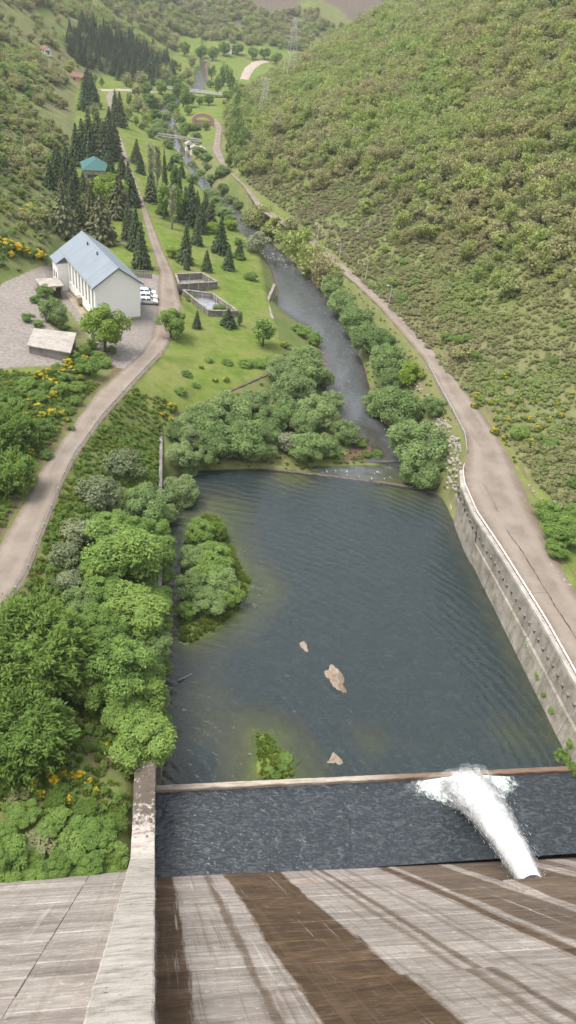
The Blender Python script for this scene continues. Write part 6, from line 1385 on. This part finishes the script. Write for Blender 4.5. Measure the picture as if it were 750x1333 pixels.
# ------------------------------------------------------------------ rocks
def rock_mesh(seed, mat, sub=3, rough=.32, fq=1.6):
    bm = bmesh.new(); bmesh.ops.create_icosphere(bm, subdivisions=sub, radius=1); rr = np.random.default_rng(seed); o = rr.random(3) * 50
    pl = dirs(7); dd = RNG.uniform(.55, .9, 7)
    for v in bm.verts:
        p = np.array(v.co)
        for a, b in zip(pl, dd):
            e = p @ a - b
            if e > 0: p = p - a * e * .9
        p = p * (1 + rough * (fbm(np.array([p[0] * fq + o[0] + p[2]]), np.array([p[1] * fq + o[1] - p[2]]), 3, seed)[0] - .5)); v.co = p
    me = bpy.data.meshes.new('rock'); bm.to_mesh(me); bm.free(); me.materials.append(MATS[mat]); return me
RK = [rock_mesh(i, 'rock', 2) for i in range(5)]; RB = [rock_mesh(i + 20, 'boulder_rock', 4, 1.5, 1.9) for i in range(3)]
def rock(px_, py_, rpx, label, group, big=None, sc=(1, 1, .6), z=None, name='rock', rz=None):
    g = un(px_, py_, z) if z is not None else ground(px_, py_); r = rpx * pr(g)[2] / FPX
    o = obj(name, (RB[big] if big is not None else RK[rnd.randrange(5)]), None, None, tuple(g)); o.scale = (r * sc[0], r * sc[1], r * sc[2]); o.rotation_euler = (rnd.uniform(-.2, .2), rnd.uniform(-.2, .2), rnd.uniform(0, 6) if rz is None else rz); return tag(o, label, 'rock', group)
rock(437, 889, 16, 'large pale brown boulder rising from the middle of the pool', None, 0, (.8, 1.9, .75), -.25, 'boulder', .35)
rock(395, 844, 7, 'flat brown rock just breaking the pool surface', None, 1, (.8, 1.7, .3), -.08, 'boulder', .3)
rock(434, 991, 11, 'reddish brown flat rock close to the basin sill', None, 2, (1.1, 1.0, .4), -.1, 'boulder', .2)
for q in [(299, 697, 2), (303, 704, 3), (318, 718, 2.5), (312, 722, 3), (322, 722, 2), (330, 765, 3), (337, 775, 2.5), (332, 789, 4.5), (320, 738, 2), (285, 798, 4), (305, 780, 3), (250, 826, 3.5), (313, 796, 2), (336, 753, 2), (287, 803, 2.5)]: rock(*q, 'pale stone on the shore of the pool island', 'stones on the island shore')
for i in range(115):
    t = rnd.random(); c = np.array([[572, 545], [586, 575], [592, 610], [588, 640]]); q = np.array([np.interp(t, [0, .4, .8, 1], c[:, 0]), np.interp(t, [0, .4, .8, 1], c[:, 1])]); w = np.interp(t, [0, .5, 1], [8, 14, 6])
    rock(q[0] + rnd.uniform(-w, w), q[1] + rnd.uniform(-4, 4), rnd.uniform(1.8, 4.2), 'pale angular rubble stone on the bank below the right road', 'rubble below the right road')
for i in range(25): t = rnd.random(); rock(np.interp(t, [0, 1], [536, 566]) + rnd.uniform(-6, 6), np.interp(t, [0, 1], [497, 532]) + rnd.uniform(-5, 5), rnd.uniform(1.2, 2.4), 'pale stone on the bank beside the short grey guard rail', 'stones beside the grey guard rail')
for i in range(30): t = rnd.random(); rock(np.interp(t, [0, .5, 1], [408, 424, 428]) + rnd.uniform(-4, 4), np.interp(t, [0, .5, 1], [428, 455, 490]) + rnd.uniform(-6, 6), rnd.uniform(1, 2.2), 'pale river cobble on the left shore of the river', 'cobbles on the river shore')
for i in range(15): rock(np.interp(rnd.random(), [0, 1], [90, 112]) + rnd.uniform(-8, 8), rnd.uniform(585, 660), rnd.uniform(1.0, 2.6), 'pale stone on the bare strip outside the long guard rail', 'stones outside the guard rail')
for q in [(700, 655), (706, 650), (695, 640), (690, 632), (715, 640), (722, 652), (728, 745), (735, 755), (742, 762), (718, 735), (600, 470), (612, 485)]: rock(*q, rnd.uniform(2, 4), 'pale stone in the ditch at the hill foot beside the right road', 'stones in the roadside ditch')
for i in range(18): rock(rnd.uniform(340, 398), rnd.uniform(330, 350), rnd.uniform(1.0, 2.2), 'wet stone in the white rapids of the river', 'stones in the rapids', z=-1.55)
for i in range(25):
    q = (rnd.uniform(500, 620), rnd.uniform(300, 400)) if i % 2 else (rnd.uniform(430, 520), rnd.uniform(250, 330)); rock(*q, rnd.uniform(1.2, 2.8), 'grey outcrop stone on the open right slope', 'outcrop stones on the right slope', sc=(1.6, .8, .6))
for q in [(150, 1072), (143, 1078), (156, 1066), (138, 1085), (160, 1078)]: rock(*q, rnd.uniform(3, 5), 'grey rubble stone on the bare earth beside the dam wall', 'rubble beside the dam wall')
m = MB(); g = un(232, 886, .1); m.tube([tuple(g), tuple(g + np.array([1.6, .8, .25]))], [.09, .05], 6); tag(m.build('driftwood', MATS['bark_pale']), 'bleached branch lying in the water at the left bank of the pool', 'branch')

# ------------------------------------------------------------------ air
zt = float(gz.max()) + 25
m = MB(); m.box(float(gx[0]) - 20, float(gx[-1]) + 20, -75, float(gy[-1]) + 20, float(gz.min()) - 8, zt)
s = NT('valley_air'); s.N.remove(s.bsdf); pv = s.N.new('ShaderNodeVolumePrincipled'); pv.inputs['Color'].default_value = (.93, .95, 1.0, 1); pv.inputs['Density'].default_value = .00017; pv.inputs['Anisotropy'].default_value = .2
s.lk(pv.outputs[0], s.out.inputs['Volume'])
tag(m.build('haze', s.m), 'thin pale air haze filling the valley', 'haze', kind='stuff')
